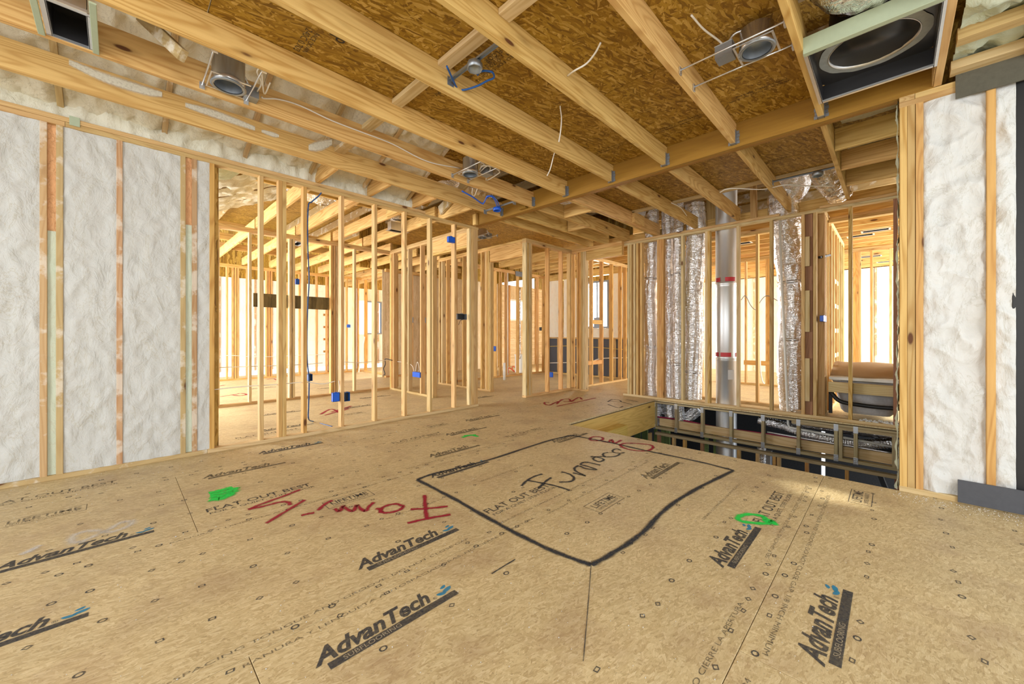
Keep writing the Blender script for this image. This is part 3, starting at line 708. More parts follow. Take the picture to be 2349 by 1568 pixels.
# ================================================================== FAR WALL (X = 6.55) with its floor truss and the basement wall below
XF = 6.55
wf = struct('wall_far')
def Ys(px, X=XF): return yX(px, X)
def stud_near_left(w, X, px, mat, th=.089, z0=TK, z1=ZP, name='stud'):
    y1 = yX(px, X); bx(name, X + .001, X + th - .001, y1 - TK, y1, z0, z1, mat, w)
bx('bottom_plate', XF, XF + .089, -.05, 3.56, 0, TK, 'pale', wf)
bx('top_plate', XF, XF + .089, -.05, 3.56, ZP, ZP + TK - .002, 'pale', wf); bx('top_plate', XF, XF + .089, 1.15, 3.56, ZP + TK, ZB, 'stud', wf); bx('top_plate', XF, XF + .089, -.05, .70, ZP + TK, ZB, 'stud', wf)
for px, m in ((1439, 'pale'), (1444, 'stud'), (1452.5, 'pale'), (1459, 'joist'), (1468, 'joist'), (1507, 'orange'), (1512, 'orange'), (1517, 'orange'), (1562, 'pale'), (1617, 'pale'), (1622.5, 'joist'), (1689, 'pale'), (1765, 'stud'), (1838, 'stud'), (1865, 'stud'), (1946, 'joist'), (2049, 'red')):
    stud_near_left(wf, XF, px, m)
ya, yb = Ys(1864.5, XF + .02), Ys(1846, XF + .02)
bx('blocked_board', XF + .05, XF + .088, ya + .004, yb, TK, ZP, 'red', wf)
for z0, z1 in ((.22, .80), (1.16, 1.72), (2.05, 2.45)): bx('pale_block', XF + .012, XF + .05, yb - .055, yb, z0, z1, 'pale', wf)
# header opening to its left and the return wall
frame_extra = struct('wall_corner')
bx('header', 6.47, 6.51, 3.54, 4.34, 2.58, ZP, 'joist', frame_extra); bx('header', 6.512, 6.55, 3.54, 4.34, 2.58, ZP, 'joist', frame_extra)
bx('top_plate', 6.46, 6.56, 3.54, 4.66, ZP + .001, ZB, 'joist', frame_extra)
for y, m in ((4.31, 'pale'), (4.35, 'pale'), (4.39, 'stud')): bx('stud', 6.46, 6.55, y, y + .037, TK, ZP, m, frame_extra)
for y, m in ((4.43, 'orange'), (4.50, 'joist')): bx('stud', 6.46, 6.55, y, y + .037, TK, ZP, m, frame_extra)
bx('bottom_plate', 6.45, 6.55, 4.31, 4.735, 0, TK, 'stud', frame_extra)
wm_ = struct('wall_mid')
frame_X(wm_, 4.645, 5.08, 6.45, [(5.08, 'pale'), (5.12, 'joist'), (5.165, 'pale'), (5.21, 'stud'), (xY(1261, 4.645) - TK, 'orange'), (xY(1291.5, 4.645) - TK, 'orange'), (xY(1320, 4.645) - TK, 'joist'), (6.40, 'stud')])

# floor truss (open web) in the stair opening's far side
tr = empty('floor_truss', (6.50, 1.4, -.50), 'weathered open-web floor truss across the far side of the stair opening', 'truss')
XT = 6.50
bx('top_chord', XT, XT + .089, -.06, 2.93, -.058, -.020, 'truss', tr); bx('subfloor_edge', XT + .02, XT + .06, -.06, 2.93, -.019, -.001, 'seam', tr)
bx('bottom_chord', XT, XT + .089, -.06, 2.93, -.50, -.462, 'truss', tr); bx('top_chord', XT - .001, XT + .088, -.06, 1.0, -.098, -.060, 'truss', tr)
bx('ribbon_board', XT + .11, XT + .15, -.06, 2.9, -.46, -.33, 'pale', tr)
def toothplate(y, z, parent):
    bm = bmesh.new()
    for k in range(4):
        for q in range(2):
            m_ = Matrix.Translation((XT - .003, y + (q - .5) * .022, z + (k - 1.5) * .021)) @ Matrix.Diagonal((.004, .019, .015, 1)); bmesh.ops.create_cube(bm, size=1, matrix=m_)
    m_ = Matrix.Translation((XT - .001, y, z)) @ Matrix.Diagonal((.002, .046, .086, 1)); bmesh.ops.create_cube(bm, size=1, matrix=m_)
    return bmesh_obj('nail_plate', bm, M['galv'], parent)
for px in (1498, 1547.5, 1607, 1673, 1746, 1827, 1913, 1923.5, 1958, 2046):
    y1 = yX(px, XT); w = bx('web', XT + .002, XT + .087, y1 - .038, y1, -.462, -.060, 'truss', tr)
    if px not in (1923.5, 2046): toothplate(y1 - .02, -.075, w); toothplate(y1 - .02, -.465, w)
rim = empty('stair_rim', (5.2, 2.95, -.3), 'fresh yellow timber rim board along the left side of the stair opening', 'board')
bx('rim_board', 3.97, 6.50, 2.932, 2.97, -.47, -.021, 'treated', rim)
bx('ledger', 3.97, 5.24, 2.855, 2.930, -.45, -.20, 'treated', rim); bx('ledger', 3.97, 5.24, 2.775, 2.853, -.45, -.201, 'treated', rim)
wb = struct('wall_basement')
bx('top_plate', XT, XT + .089, -.06, 2.93, -.60, -.56, 'truss', wb)
for px, m in ((1486, 'stud'), (1507, 'red'), (1541, 'stud'), (1566, 'orange'), (1606, 'red'), (1690, 'orange'), (1733, 'stud'), (1772, 'orange'), (1782, 'stud'), (1846, 'orange'), (1938, 'orange'), (2052, 'red')):
    stud_near_left(wb, XT, px, m, .089, -2.9, -.60)
for px0, px1 in ((1455, 1468), (1472, 1485), (1500, 1506), (1516, 1524), (1526, 1536), (1616, 1624), (1636, 1643)):
    bx('green_board', 7.2, 7.24, yX(px1, 7.2), yX(px0, 7.2), -2.9, -.55, 'greenstud', wb)
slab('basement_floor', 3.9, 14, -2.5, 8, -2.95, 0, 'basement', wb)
y0, y1 = yX(1893, 9.5), yX(1883, 9.5)
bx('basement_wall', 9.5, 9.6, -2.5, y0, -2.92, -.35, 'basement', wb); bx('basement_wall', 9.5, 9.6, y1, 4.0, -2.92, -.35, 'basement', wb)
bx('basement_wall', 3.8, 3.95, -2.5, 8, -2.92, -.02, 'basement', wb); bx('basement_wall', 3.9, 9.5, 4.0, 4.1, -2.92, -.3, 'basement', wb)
bar('diagonal_prop', onX(2018, 1086, 8.2), onX(2036, 1130, 8.2), .1, .06, 'black', wb)

# the side wall by the stair opening (seen edge-on)
ws = struct('wall_side')
slab('sheathing', 4.1, 7.0, -.16, -.13, -2.9, 0, 'osb', ws)
for o in list(ws.children): bpy.data.objects.remove(o)
bx('sheathing', 4.1, 7.2, -.16, -.145, -1.2, 3.4, 'osb', ws)
foam_sheet('spray_foam', lambda u, v: ((4.12 + 2.4 * u, -.085, -.6 + 3.6 * v), (0, 1, 0)), 50, 70, 'foamg', ws, .03, 5, 6, 1.0)
for x in (4.68, 5.28, 5.90): bx('joist', x, x + .038, -.06, .388, ZB + .006, ZT - .01, 'joist', ceil)
for x in (4.28, 4.98, 5.58): foam_sheet('spray_foam', lambda u, v, x=x: ((x + .4 * u, -.02 + .36 * v, 3.06), (0, 0, -1)), 16, 16, 'foamc', ceil, .03, x)
slab('sheathing_panel', 4.05, 6.6, -.1, .41, 3.09, 0, 'osb', ceil)

# chase: second stud row behind the ducts
wc = struct('wall_chase')
frame_Y(wc, 7.15, -.05, 3.3, [(yX(1606, 7.15) - TK, 'stud'), (yX(1733, 7.15) - TK, 'orange'), (yX(1545, 7.15) - TK, 'stud'), (yX(1650, 7.15) - TK, 'stud')], zt=2.80, nobot=((-.05, .75),))
for x0, px in ((6.95, 1629), (6.95, 1637), (6.9, 1730), (6.9, 1534), (6.9, 1542), (7.0, 1820), (7.0, 1829)):
    y = yX(px, x0); bar('attic_web', (x0, y, ZB + .003), (x0 + .0, y + .02, 3.9), .038, .089, 'stud', ceil)

# ================================================================== REAR ZONES
wd = struct('wall_tub')           # receding wall left of the tub
YT = .66
frame_X(wd, YT, 6.66, 9.6, [(6.70, 'stud'), (6.82, 'pale'), (6.95, 'stud'), (7.15, 'orange'), (7.55, 'stud'), (7.95, 'stud'), (8.3, 'orange'), (8.65, 'stud'), (9.0, 'stud'), (9.35, 'stud'), (9.56, 'joist')])
for z in (.75, 1.15, 1.55, 1.95): bx('ladder_block', 8.0, 8.62, YT + .01, YT + .05, z, z + .07, 'pale', wd)
X9 = 9.9
w9 = struct('wall_bedroom')
frame_Y(w9, X9, .9, 4.6, [(yX(p, X9) - TK, m) for p, m in ((1708, 'stud'), (1756, 'orange'), (1761, 'orange'), (1648, 'orange'), (1620, 'stud'), (1828, 'orange'))], nobot=((2.9, 3.6),))
frame_Y(w9, X9 + .4, -.2, .9, [(yX(p, X9 + .4) - TK, m) for p, m in ((1957, 'orange'), (1963, 'orange'), (1969, 'stud'), (1996, 'orange'), (2040, 'stud'))], nobot=((-.2, .6),))
bx('plumbing_block', X9, X9 + .04, yX(1765, X9), yX(1706, X9), .44, .54, 'orange', w9)
we = struct('wall_outer_right')
XE = 13.6
for k in range(16):
    y = -.6 + .45 * k
    if y > 6: break
    foam_X(we, y + .05, y + .45, XE, 0, ZB, 'foamw', .02, .07, 3, .4)
    bx('stud', XE - .03, XE + .06, y, y + .045, 0, ZB, 'pink' if k % 3 else 'orange', we)
bx('sheathing', XE + .09, XE + .1, -1, 12, 0, ZB, 'osb', we)
for k in range(18):
    x = 6.92 + .406 * k
    if x > 13.5: break
    bx('joist', x, x + .038, -.4, 7.28 if x < 8.9 else 5.5, ZB + .004, ZT - .01, 'joist', ceil)
for k in range(3):
    for j in range(5):
        x0 = 7.3 + 2.44 * k; y0 = -.8 + 1.22 * j
        panel(x0, x0 + 2.44, y0, y0 + 1.22, 'osb', 3.055, .018, 'sheathing_panel', ceil)
for j in range(3): panel(4.05, 8.95, 4.7 + 1.22 * j, 5.92 + 1.22 * j, 'osb', 3.255, .018, 'sheathing_panel', ceil)

# hall and rooms to the left
wh = struct('wall_hall')
XH = 3.91
bx('bottom_plate', XH, XH + .089, 5.80, 7.35, 0, TK, 'stud', wh); bx('top_plate', XH, XH + .089, 4.73, 7.35, ZP, ZP + TK, 'stud', wh); bx('top_plate', XH, XH + .089, 4.73, 7.35, ZP + TK + .001, ZB, 'stud', wh)
bx('header', XH + .002, XH + .042, 4.73, 5.80, 2.55, ZP, 'joist', wh); bx('header', XH + .044, XH + .086, 4.73, 5.80, 2.551, ZP, 'joist', wh)
bx('header', XH + .001, XH + .087, 4.73, 5.80, 2.51, 2.548, 'joist', wh)
for y, m in ((5.80, 'stud'), (5.84, 'pale'), (yX(963, XH) - TK, 'stud'), (6.62, 'pale'), (7.18, 'stud'), (7.24, 'orange'), (7.30, 'joist')): bx('stud', XH + .001, XH + .088, y, y + .037, TK, ZP, m, wh)
for y, m in ((4.73, 'pale'), (4.77, 'orange')): bx('stud', XH + .001, XH + .088, y, y + .037, TK, 2.51, m, wh)
wh2 = struct('wall_hall_right')
XI = 5.10
bx('top_plate', XI, XI + .089, 4.74, 7.35, ZP, ZP + TK, 'joist', wh2); bx('top_plate', XI, XI + .089, 4.74, 7.35, ZP + TK + .001, ZB, 'joist', wh2); bx('bottom_plate', XI, XI + .089, 5.60, 7.35, 0, TK, 'stud', wh2)
bx('header', XI + .002, XI + .042, 4.74, 5.62, 2.53, ZP, 'joist', wh2); bx('header', XI + .046, XI + .086, 4.74, 5.62, 2.53, ZP, 'joist', wh2)
for y, m in ((5.60, 'stud'), (5.645, 'joist'), (5.69, 'orange'), (5.73, 'stud'), (5.86, 'joist'), (6.22, 'orange'), (6.45, 'orange'), (6.75, 'stud'), (7.02, 'orange'), (7.2, 'pale'), (7.3, 'stud')):
    bx('stud', XI + .001, XI + .088, y, y + .037, TK, ZP if y > 5.62 else 2.53, m, wh2)
w2 = struct('wall_second')
Y2 = 7.35
frame_X(w2, Y2, .6, 4.0, [(xY(p, Y2) - TK, m) for p, m in ((504, 'pale'), (577.5, 'pale'), (669.5, 'pale'), (677, 'pale'), (764, 'orange'), (770, 'stud'), (776, 'pale'), (817, 'pale'), (903, 'stud'), (909, 'joist'), (914, 'joist'))], plate='stud')
st = bx('strand_board_strip', 1.56, xY(758, Y2 + .1), Y2 + .091, Y2 + .105, 1.575, 1.80, 'strip'); tag(st, 'dark strand board strip screwed level across the studs behind the left wall', 'board')
w3 = struct('wall_third')
Y3 = 11.5
frame_X(w3, Y3, -.5, 5.2, [(xY(p, Y3) - TK, m) for p, m in ((523.6, 'orange'), (537, 'orange'), (543, 'orange'), (548.5, 'orange'), (569.5, 'orange'), (614, 'orange'), (619.5, 'orange'), (625, 'orange'), (690, 'orange'), (729, 'orange'), (752, 'orange'), (758, 'orange'), (798, 'orange'), (818, 'orange'), (824, 'orange'))], plate='orange')
frame_Y(w3, 5.2, 9.5, 11.5, [(11.3, 'orange'), (10.7, 'orange'), (10.1, 'orange'), (9.6, 'orange')], plate='orange')
for z in (.6, .95, 1.3, 1.65, 2.0): bx('ladder_block', xY(746, Y3), xY(757, Y3), Y3 + .12, Y3 + .16, z, z + .06, 'orange', w3)
w4 = struct('wall_fourth')
frame_X(w4, 9.4, 4.9, 6.6, [(xY(p, 9.4) - TK, 'orange') for p in (914, 948, 977, 1000)], plate='orange')
wo = struct('wall_outer_left')
YO = 14.2
wx0, wx1, wz0, wz1 = xY(838, YO), xY(876, YO), 1.12, 2.38
k = 0; x = -1.5
while x < 9.2:
    xa, xb = x + .045, x + .45
    if not (xb > wx0 and xa < wx1): foam_Y(wo, xa, xb, YO, 0, ZB, 'foamw', .02, .07, 3, .4)
    bx('stud', x, x + .045, YO - .03, YO + .06, 0, ZB, 'pink' if k % 3 else 'orange', wo); x += .45; k += 1
foam_Y(wo, wx0 - .3, wx1 + .3, YO + .02, 0, wz0, 'foamw', .02, .07, 3, .4); foam_Y(wo, wx0 - .3, wx1 + .3, YO + .02, wz1, ZB, 'foamw', .02, .07, 3, .4)
def window(name, kind, a0, a1, z0, z1, pos, fr='graybox'):
    w = struct(name)
    t = .05
    if kind == 'Y':
        for (p, q, r, s_) in ((a0, a1, z0, z0 + t), (a0, a1, z1 - t, z1), (a0, a0 + t, z0 + t, z1 - t), (a1 - t, a1, z0 + t, z1 - t), ((a0 + a1) / 2 - .02, (a0 + a1) / 2 + .02, z0 + t, z1 - t)): bx('window_frame', p, q, pos - .04, pos + .06, r, s_, fr, w)
        bx('pane', a0 + t, a1 - t, pos + .01, pos + .016, z0 + t, z1 - t, 'glass', w)
    else:
        for (p, q, r, s_) in ((a0, a1, z0, z0 + t), (a0, a1, z1 - t, z1), (a0, a0 + t, z0 + t, z1 - t), (a1 - t, a1, z0 + t, z1 - t), ((a0 + a1) / 2 - .02, (a0 + a1) / 2 + .02, z0 + t, z1 - t)): bx('window_frame', pos - .04, pos + .06, p, q, r, s_, fr, w)
        bx('pane', pos + .01, pos + .016, a0 + t, a1 - t, z0 + t, z1 - t, 'glass', w)
    return w
window('window_1', 'Y', wx0, wx1, wz0, wz1, YO)
# centre exterior wall with dark panels, foam and a window
wk = struct('wall_kitchen')
XK = 8.85
ky0, ky1 = yX(1400, XK), yX(1345, XK)
bx('sill_plate', XK - .03, XK + .08, 4.6, 7.35, 1.0, 1.04, 'stud', wk); bx('bottom_plate', XK - .03, XK + .08, 4.6, 7.35, 0, TK, 'stud', wk)
ys = [4.62, 5.05, 5.5, 5.95, 6.4, 6.85, 7.3]
for a, b in zip(ys, ys[1:]): bx('dark_panel', XK + .05, XK + .07, a + .02, b - .004, TK, 1.0, 'membrane', wk)
for y in ys[1:]: bx('stud', XK - .02, XK + .045, y - .02, y + .018, TK, 1.0, 'stud', wk)
for a, b in ((4.62, ky0), (ky1, ky1 + .75), (ky1 + .8, 7.3)): foam_X(wk, a, b, XK, 1.04, 2.66, 'foamw', .02, .03, 6, .8)
foam_X(wk, ky0, ky1, XK, 1.04, 1.27, 'foamw', .02, .03, 6, .8)
for y in (ky0 - .02, ky1 + .0, 7.25): bx('stud', XK - .03, XK + .08, y, y + .045, 1.04, 2.66, 'orange', wk)
bx('header', XK - .03, XK + .08, 4.6, 7.35, 2.66, ZB, 'joist', wk)
window('window_2', 'X', ky0 + .03, ky1 - .01, 1.28, 2.52, XK)
frame_X(wk, 4.67, 6.64, XK, [(xY(p, 4.67) - TK, 'orange') for p in (1361, 1384.5, 1407, 1427, 1438)])
bx('blocking', xY(1361, 4.67), xY(1384.5, 4.67) - TK, 4.68, 4.72, 1.35, 1.44, 'orange', wk)
bx('blocking', xY(1345, 4.67), xY(1384.5, 4.67) - TK, 4.68, 4.72, .46, .55, 'orange', wk)
# cluttered bathroom wall
wpb = struct('wall_bath')
frame_X(wpb, 7.3, 5.2, XK, [(xY(p, 7.3) - TK, 'orange') for p in (1140, 1152, 1164, 1191, 1236, 1250)], plate='orange')
wob = struct('wall_outer_bath')
bz0, bz1 = 1.60, 2.35; bxa, bxb = xY(1166, 9.6), xY(1208, 9.6)
for a, b in ((4.9, bxa - .5), (bxa - .5, bxa), (bxb, bxb + .9)): bx('strand_panel', a, b - .004, 9.6, 9.615, 0, ZB, 'osbpale', wob)
bx('strand_panel', bxa, bxb, 9.6, 9.615, 0, bz0, 'osbpale', wob); bx('strand_panel', bxa, bxb, 9.6, 9.615, bz1, ZB, 'osbpale', wob)
for x in (bxa - .5, bxa - .02, bxb, bxb + .45): bx('stud', x, x + .04, 9.51, 9.598, 0, ZB, 'orange', wob)
window('window_3', 'Y', bxa, bxb, bz0, bz1, 9.6, 'white')
bx('gable_sheathing', 4.3, 9.2, 9.63, 9.65, ZB, 4.25, 'osb', wob); bx('gable_sheathing', XK + .09, XK + .11, 4.6, 9.62, ZB, 4.25, 'osb', wk)
bx('gable_sheathing', XE + .11, XE + .13, -1, 12, ZB, 4.25, 'osb', we); bx('gable_sheathing', -2, 9.4, YO + .07, YO + .09, ZB, 4.25, 'osb', wo)
# ceiling framing over the left rooms
for i, x in enumerate((1.58, 2.18, 2.80, 3.38)):
    bx('joist', x, x + .038, 4.127, 7.40, ZB + .004, 3.02, 'joist', ceil)
    if i > 0: bx('joist_block', x - .045, x - .003, 4.90, 5.28, ZB + .006, 3.04, 'joist', ceil)
for i in range(9): x = .98 + .6 * i; bx('joist', x, x + .038, 7.45 if x < 4 or x > 8.9 else 7.42, 14.1 if x > 5 else 11.6, ZB + .004, 3.02, 'joist', ceil)
for y in (5.6, 8.6, 9.6, 10.6): bx('cross_joist', .7, 3.9 if y < 7 else 7.5, y, y + .038, 3.025, 3.165, 'joist', ceil)
bar('attic_brace', (1.1, 5.2, 3.05), (2.2, 6.6, 3.9), .038, .089, 'stud', ceil); bar('attic_brace', (2.3, 5.0, 3.05), (3.3, 6.2, 3.95), .038, .089, 'stud', ceil)
rr = struct('roof_room')
for k in range(5):
    y0 = 4.80 + .53 * k
    foam_sheet('spray_foam', lambda u, v, y0=y0: ((.68 + 1.9 * v, y0 + .04 + .49 * u, 2.82 + .95 * v), (.3, 0, -1)), 18, 60, 'foamg' if k == 0 else 'foamy', rr, .035, k, 8, .7)
    bar('rafter', (.66, y0 + .02, 2.92), (2.6, y0 + .02, 3.89), .038, .15, 'tan', rr)
slab('sheathing', .3, .64, 4.7, 13, 2.8, 0, 'osb', rr)

# ================================================================== DUCTS AND PIPES
def crinkle(r, amp=.06, seed=0, rib=.035):
    def f(i, n, an, p):
        q = Vector((math.cos(an) * 1.7 + seed, math.sin(an) * 1.7, p.length * 3.1))
        jit = 1 - abs(noise.noise(Vector((math.cos(an) * 2.6 + seed, math.sin(an) * 2.6, p.length * 26)))) * 2.4
        return r * (1 + amp * noise.noise(q * 2.3) + amp * .5 * noise.noise(q * 6) + .05 * jit + rib * math.sin(p.length * 150))
    return f
def flex(name, label, P, r, group=None, straps=(), amp=.09, seed=0, seg=52, step=.0125, mat='foil', rib=.02):
    P = [Vector(p) for p in P]; Q = smooth_path(P, 14); L = sum((b - a).length for a, b in zip(Q, Q[1:])); n = max(8, int(L / step))
    # resample
    out = [Q[0]]; acc = 0; tgt = L / n
    for a, b in zip(Q, Q[1:]):
        d = (b - a).length
        while acc + d >= tgt * len(out) and len(out) < n: 
            out.append(a.lerp(b, (tgt * len(out) - acc) / d))
        acc += d
    out.append(Q[-1])
    root = empty(name, P[0], label, 'duct', group)
    t_ = tube('duct_sleeve', out, r, mat, root, seg, 0, crinkle(r, amp, seed, rib)); 
    for t in straps:
        i = int(t * (len(out) - 1)); a = out[i]; b = out[min(i + 2, len(out) - 1)]; d = (b - a).normalized()
        tube('strap', [a - d * .022, a + d * .022], r * 1.03, 'galv', root, 32, 0)
    return root
XD = 6.80
def dpt(px, z, X=XD): return (X, yX(px, X), z)
flex('flexible_duct', 'slim foil-wrapped flexible duct, leftmost behind the far stud wall', [dpt(1495, 3.6), dpt(1495, 2.9), dpt(1494, 2.2), dpt(1490, 1.8), dpt(1494, .9), dpt(1492, .3), dpt(1496, -.05), dpt(1504, -.5)], .118, 'foil ducts behind the far wall', (.36, .66), seed=1)
flex('flexible_duct', 'foil flexible duct in the left half of the doubled pair, second from the left', [dpt(1530, 3.6, 6.84), dpt(1532, 2.9, 6.84), dpt(1534, 1.6, 6.84), dpt(1533, .8, 6.84), dpt(1534, 0, 6.84), dpt(1540, -.45, 6.84)], .098, 'foil ducts behind the far wall', (.36, .74), seed=2)
flex('flexible_duct', 'foil flexible duct in the right half of the doubled pair, third from the left', [dpt(1556, 3.6, 6.75), dpt(1556, 2.9, 6.75), dpt(1555, 1.6, 6.75), dpt(1554, .8, 6.75), dpt(1556, 0, 6.75), dpt(1562, -.45, 6.75)], .085, 'foil ducts behind the far wall', (.36, .74), seed=3)
flex('flexible_duct', 'broad foil flexible duct between the doubled pair and the steel vent pipe', [dpt(1594, 3.3), dpt(1597, 2.8), dpt(1594, 2.2), dpt(1590, 1.85), dpt(1592, 1.0), dpt(1588, .4), dpt(1587, .04)], .15, 'foil ducts behind the far wall', (.42, .86), seed=4)
flex('flexible_duct', 'widest foil duct, right of the steel vent pipe and behind the thin white pipe', [dpt(1795, 3.2, 6.91), dpt(1803, 2.7, 6.91), dpt(1813, 2.2, 6.91), dpt(1820, 1.8, 6.91), dpt(1821, 1.2, 6.91), dpt(1818, .6, 6.91), dpt(1822, .1, 6.91), dpt(1823, .05, 6.91)], .185, 'foil ducts behind the far wall', (.42, .68), seed=5)
flex('attic_duct', 'dull foil duct slanting through the attic above the right end of the far wall', [(6.1, .95, 3.75), (6.2, .72, 3.45), (6.45, .62, 3.15), (6.75, .50, 2.98)], .14, None, (), .06, 6)
flex('attic_duct', 'crumpled foil duct bulging through the attic above the steel pipe', [(6.3, 1.0, 3.95), (6.6, 1.05, 3.6), (6.86, 1.02, 3.3), (6.91, yX(1800, 6.91), 3.15)], .19, None, (), .1, 7)
flex('attic_duct', 'silver foil duct crossing above the joists over the left wall', [(1.9, 5.15, 3.32), (2.7, 4.75, 3.30), (3.3, 4.45, 3.28), (3.9, 4.3, 3.30)], .15, None, (), .08, 8)
flex('attic_duct', 'foil duct lying above the second hanging can light near the main beam', [(2.55, 3.1, 3.50), (3.05, 3.12, 3.36), (3.5, 3.2, 3.32), (4.1, 3.4, 3.34)], .14, None, (), .08, 9)
flex('attic_duct', 'bright crumpled foil duct seen through the joists past the main beam', [(4.6, 3.9, 3.28), (5.2, 3.6, 3.26), (5.9, 3.3, 3.28), (6.6, 3.3, 3.3)], .15, None, (), .1, 10)
flex('attic_duct', 'foil duct dropping into the register above the room behind the left wall', [(3.25, 6.1, 3.6), (3.28, 5.95, 3.3), (3.3, 5.9, 3.02)], .12, None, (), .12, 11)
flex('attic_duct', 'brownish foil duct in the attic behind the second stud row', [(1.6, 6.5, 3.5), (2.2, 6.2, 3.25), (2.7, 5.9, 3.3)], .15, None, (), .12, 12)

vent = empty('vent_pipe', dpt(1666, -1.0, 6.82), 'tall smooth steel vent pipe with red label bands behind the far wall', 'pipe')
cx, cy, _ = dpt(1666, 0, 6.82)
for z0, z1, r in ((-1.2, .745, .150), (.735, 1.915, .153), (1.905, 3.9, .157)): lathe('pipe_section', [(r - .004, z0), (r, z0 + .004), (r, z0 + .03), (r - .003, z0 + .034), (r - .003, z1 - .05), (r, z1 - .046), (r, z1)], (cx, cy, 0), 'vent', vent, 48)
def band(z, arcs, r):
    for a0, a1 in arcs:
        V = []; n = 10
        for i in range(n + 1):
            a = a0 + (a1 - a0) * i / n
            V += [(cx + r * math.cos(a), cy + r * math.sin(a), z), (cx + r * math.cos(a), cy + r * math.sin(a), z + .065)]
        mesh_obj('label_tape', V, [(2 * i, 2 * i + 2, 2 * i + 3, 2 * i + 1) for i in range(n)], M['redtape'], vent, True)
fa = math.atan2(-cy, -cx)
band(1.955, ((fa - .1, fa + .85), (fa - 1.15, fa - .55)), .1585); band(.775, ((fa - .55, fa + .45), (fa + .95, fa + 1.4), (fa - 1.4, fa - .75)), .1545)
mesh_obj('paper_label', [(cx + .1512 * math.cos(a), cy + .1512 * math.sin(a), z) for a in (fa + .75, fa + .45, fa + .15) for z in (.42, .57)], [(0, 2, 3, 1), (2, 4, 5, 3)], M['paper'], vent, True)

pv = empty('white_pipe', dpt(1808, 0, 6.70), 'thin white plastic pipe standing in front of the widest foil duct', 'pipe')
tube('pipe_run', [dpt(1788, ZB, 6.68), dpt(1793, 1.9, 6.68), dpt(1800, 1.0, 6.68), dpt(1808, -.15, 6.68), dpt(1812, -.19, 6.68), dpt(1900, -.22, 6.70), dpt(2052, -.26, 6.70)], .016, 'white', pv, 12, 0)
rt = [dpt(p, z, 6.72) for p, z in ((1500, -.34), (1560, -.33), (1640, -.355), (1740, -.345), (1840, -.35), (1900, -.40), (1960, -.44))]
tag(tube('red_tube', rt, .012, 'redwire'), 'dark red plastic tube lying inside the floor truss', 'pipe')
tag(tube('copper_line', [dpt(p, z, 6.70) for p, z in ((1760, -.31), (1860, -.325), (1960, -.33), (2052, -.34))], .012, 'galv'), 'thin bright metal line along the lower chord of the floor truss', 'pipe')
def ribbed(i, n, an, p): return .062 * (1 + .10 * math.sin(i * 2.1)) * (1 + .05 * noise.noise(p * 30 + Vector((math.cos(an), math.sin(an), 0)) * 2))
rd = empty('ribbed_duct', dpt(1755, -.2, 6.78), 'narrow shiny ribbed aluminium duct sagging inside the floor truss', 'duct')
Pr = smooth_path([dpt(p, z, 6.80) for p, z in ((1740, -.17), (1790, -.20), (1840, -.26), (1900, -.29), (1950, -.30), (2000, -.28), (2060, -.22))], 26)
tube('duct_sleeve', Pr, .06, 'foil', rd, 24, 0, ribbed)
tag(tube('black_duct', [dpt(p, z, 7.0) for p, z in ((1850, -.40), (1940, -.36), (2060, -.35))], .07, 'black', None, 16), 'dull black duct lying behind the ribbed duct in the floor truss', 'duct')
flex('flexible_duct', 'crumpled foil duct lying flat in the left end of the floor truss', [dpt(1500, -.14, 6.95), dpt(1545, -.25, 6.9), dpt(1575, -.3, 6.95), dpt(1600, -.15, 7.0)], .11, None, (), .12, 14)
flex('flexible_duct', 'foil duct lying flat under the tub inside the floor truss', [dpt(1820, -.13, 7.05), dpt(1900, -.15, 7.05), dpt(2050, -.15, 7.05)], .10, None, (), .12, 15)
tag(tube('ribbed_duct', smooth_path([dpt(1747, -.56, 6.75), dpt(1747, -.9, 6.75), dpt(1746, -1.4, 6.75)], 20), .055, 'foil', None, 20, 0, lambda i, n, an, p: .055 * (1 + .09 * math.sin(i * 2.1))), 'short vertical ribbed duct below the floor truss', 'duct')
bx('steel_duct', 6.78, 6.90, dpt(1768, 0)[1], dpt(1754, 0)[1], -2.6, -.62, 'galv')['label'] = 'plain rectangular steel duct beside the vertical ribbed duct'
bpy.data.objects['steel_duct']['category'] = 'duct'

# tub on its ledger
tb = empty('bathtub', (6.75, .3, .04), 'grey fibreglass bathtub under a curved brown cardboard cover', 'bathtub')
ty0, ty1 = -.11, .62
prof = [(6.72, .51), (6.70, .50), (6.70, .53), (7.50, .53)]
V = []; Fc = []
cols = 18
for j, (z, inset) in enumerate(((.06, .16), (.10, .12), (.30, .07), (.46, .03), (.50, .0))):
    for i in range(cols):
        a = 2 * math.pi * i / cols; sx = .42 - inset; sy = (ty1 - ty0) / 2 - inset * .8
        cxx, cyy = 7.22, (ty0 + ty1) / 2; ca, sa = math.cos(a), math.sin(a); e = .35
        V.append((cxx + sx * math.copysign(abs(ca) ** e, ca), cyy + sy * math.copysign(abs(sa) ** e, sa), z))
    if j:
        for i in range(cols): a0 = (j - 1) * cols; b0 = j * cols; k2 = (i + 1) % cols; Fc.append((a0 + i, a0 + k2, b0 + k2, b0 + i))
mesh_obj('tub_shell', V, Fc, M['tub'], tb, True)
bx('tub_rim', 6.74, 7.66, ty0, ty1, .52, .555, 'white', tb)
nu = 14; V = []; Fc = []
for j in range(nu + 1):
    t = j / nu; x = 6.745 + .75 * t; z = .565 + .16 * math.sin(t * math.pi * .55)
    for i in range(9):
        u = i / 8; V.append((x, ty0 + .01 + (ty1 - ty0 - .02) * u, z + .006 * math.sin(u * 9 + t * 4)))
for j in range(nu):
    for i in range(8): a = j * 9 + i; Fc.append((a, a + 1, a + 10, a + 9))
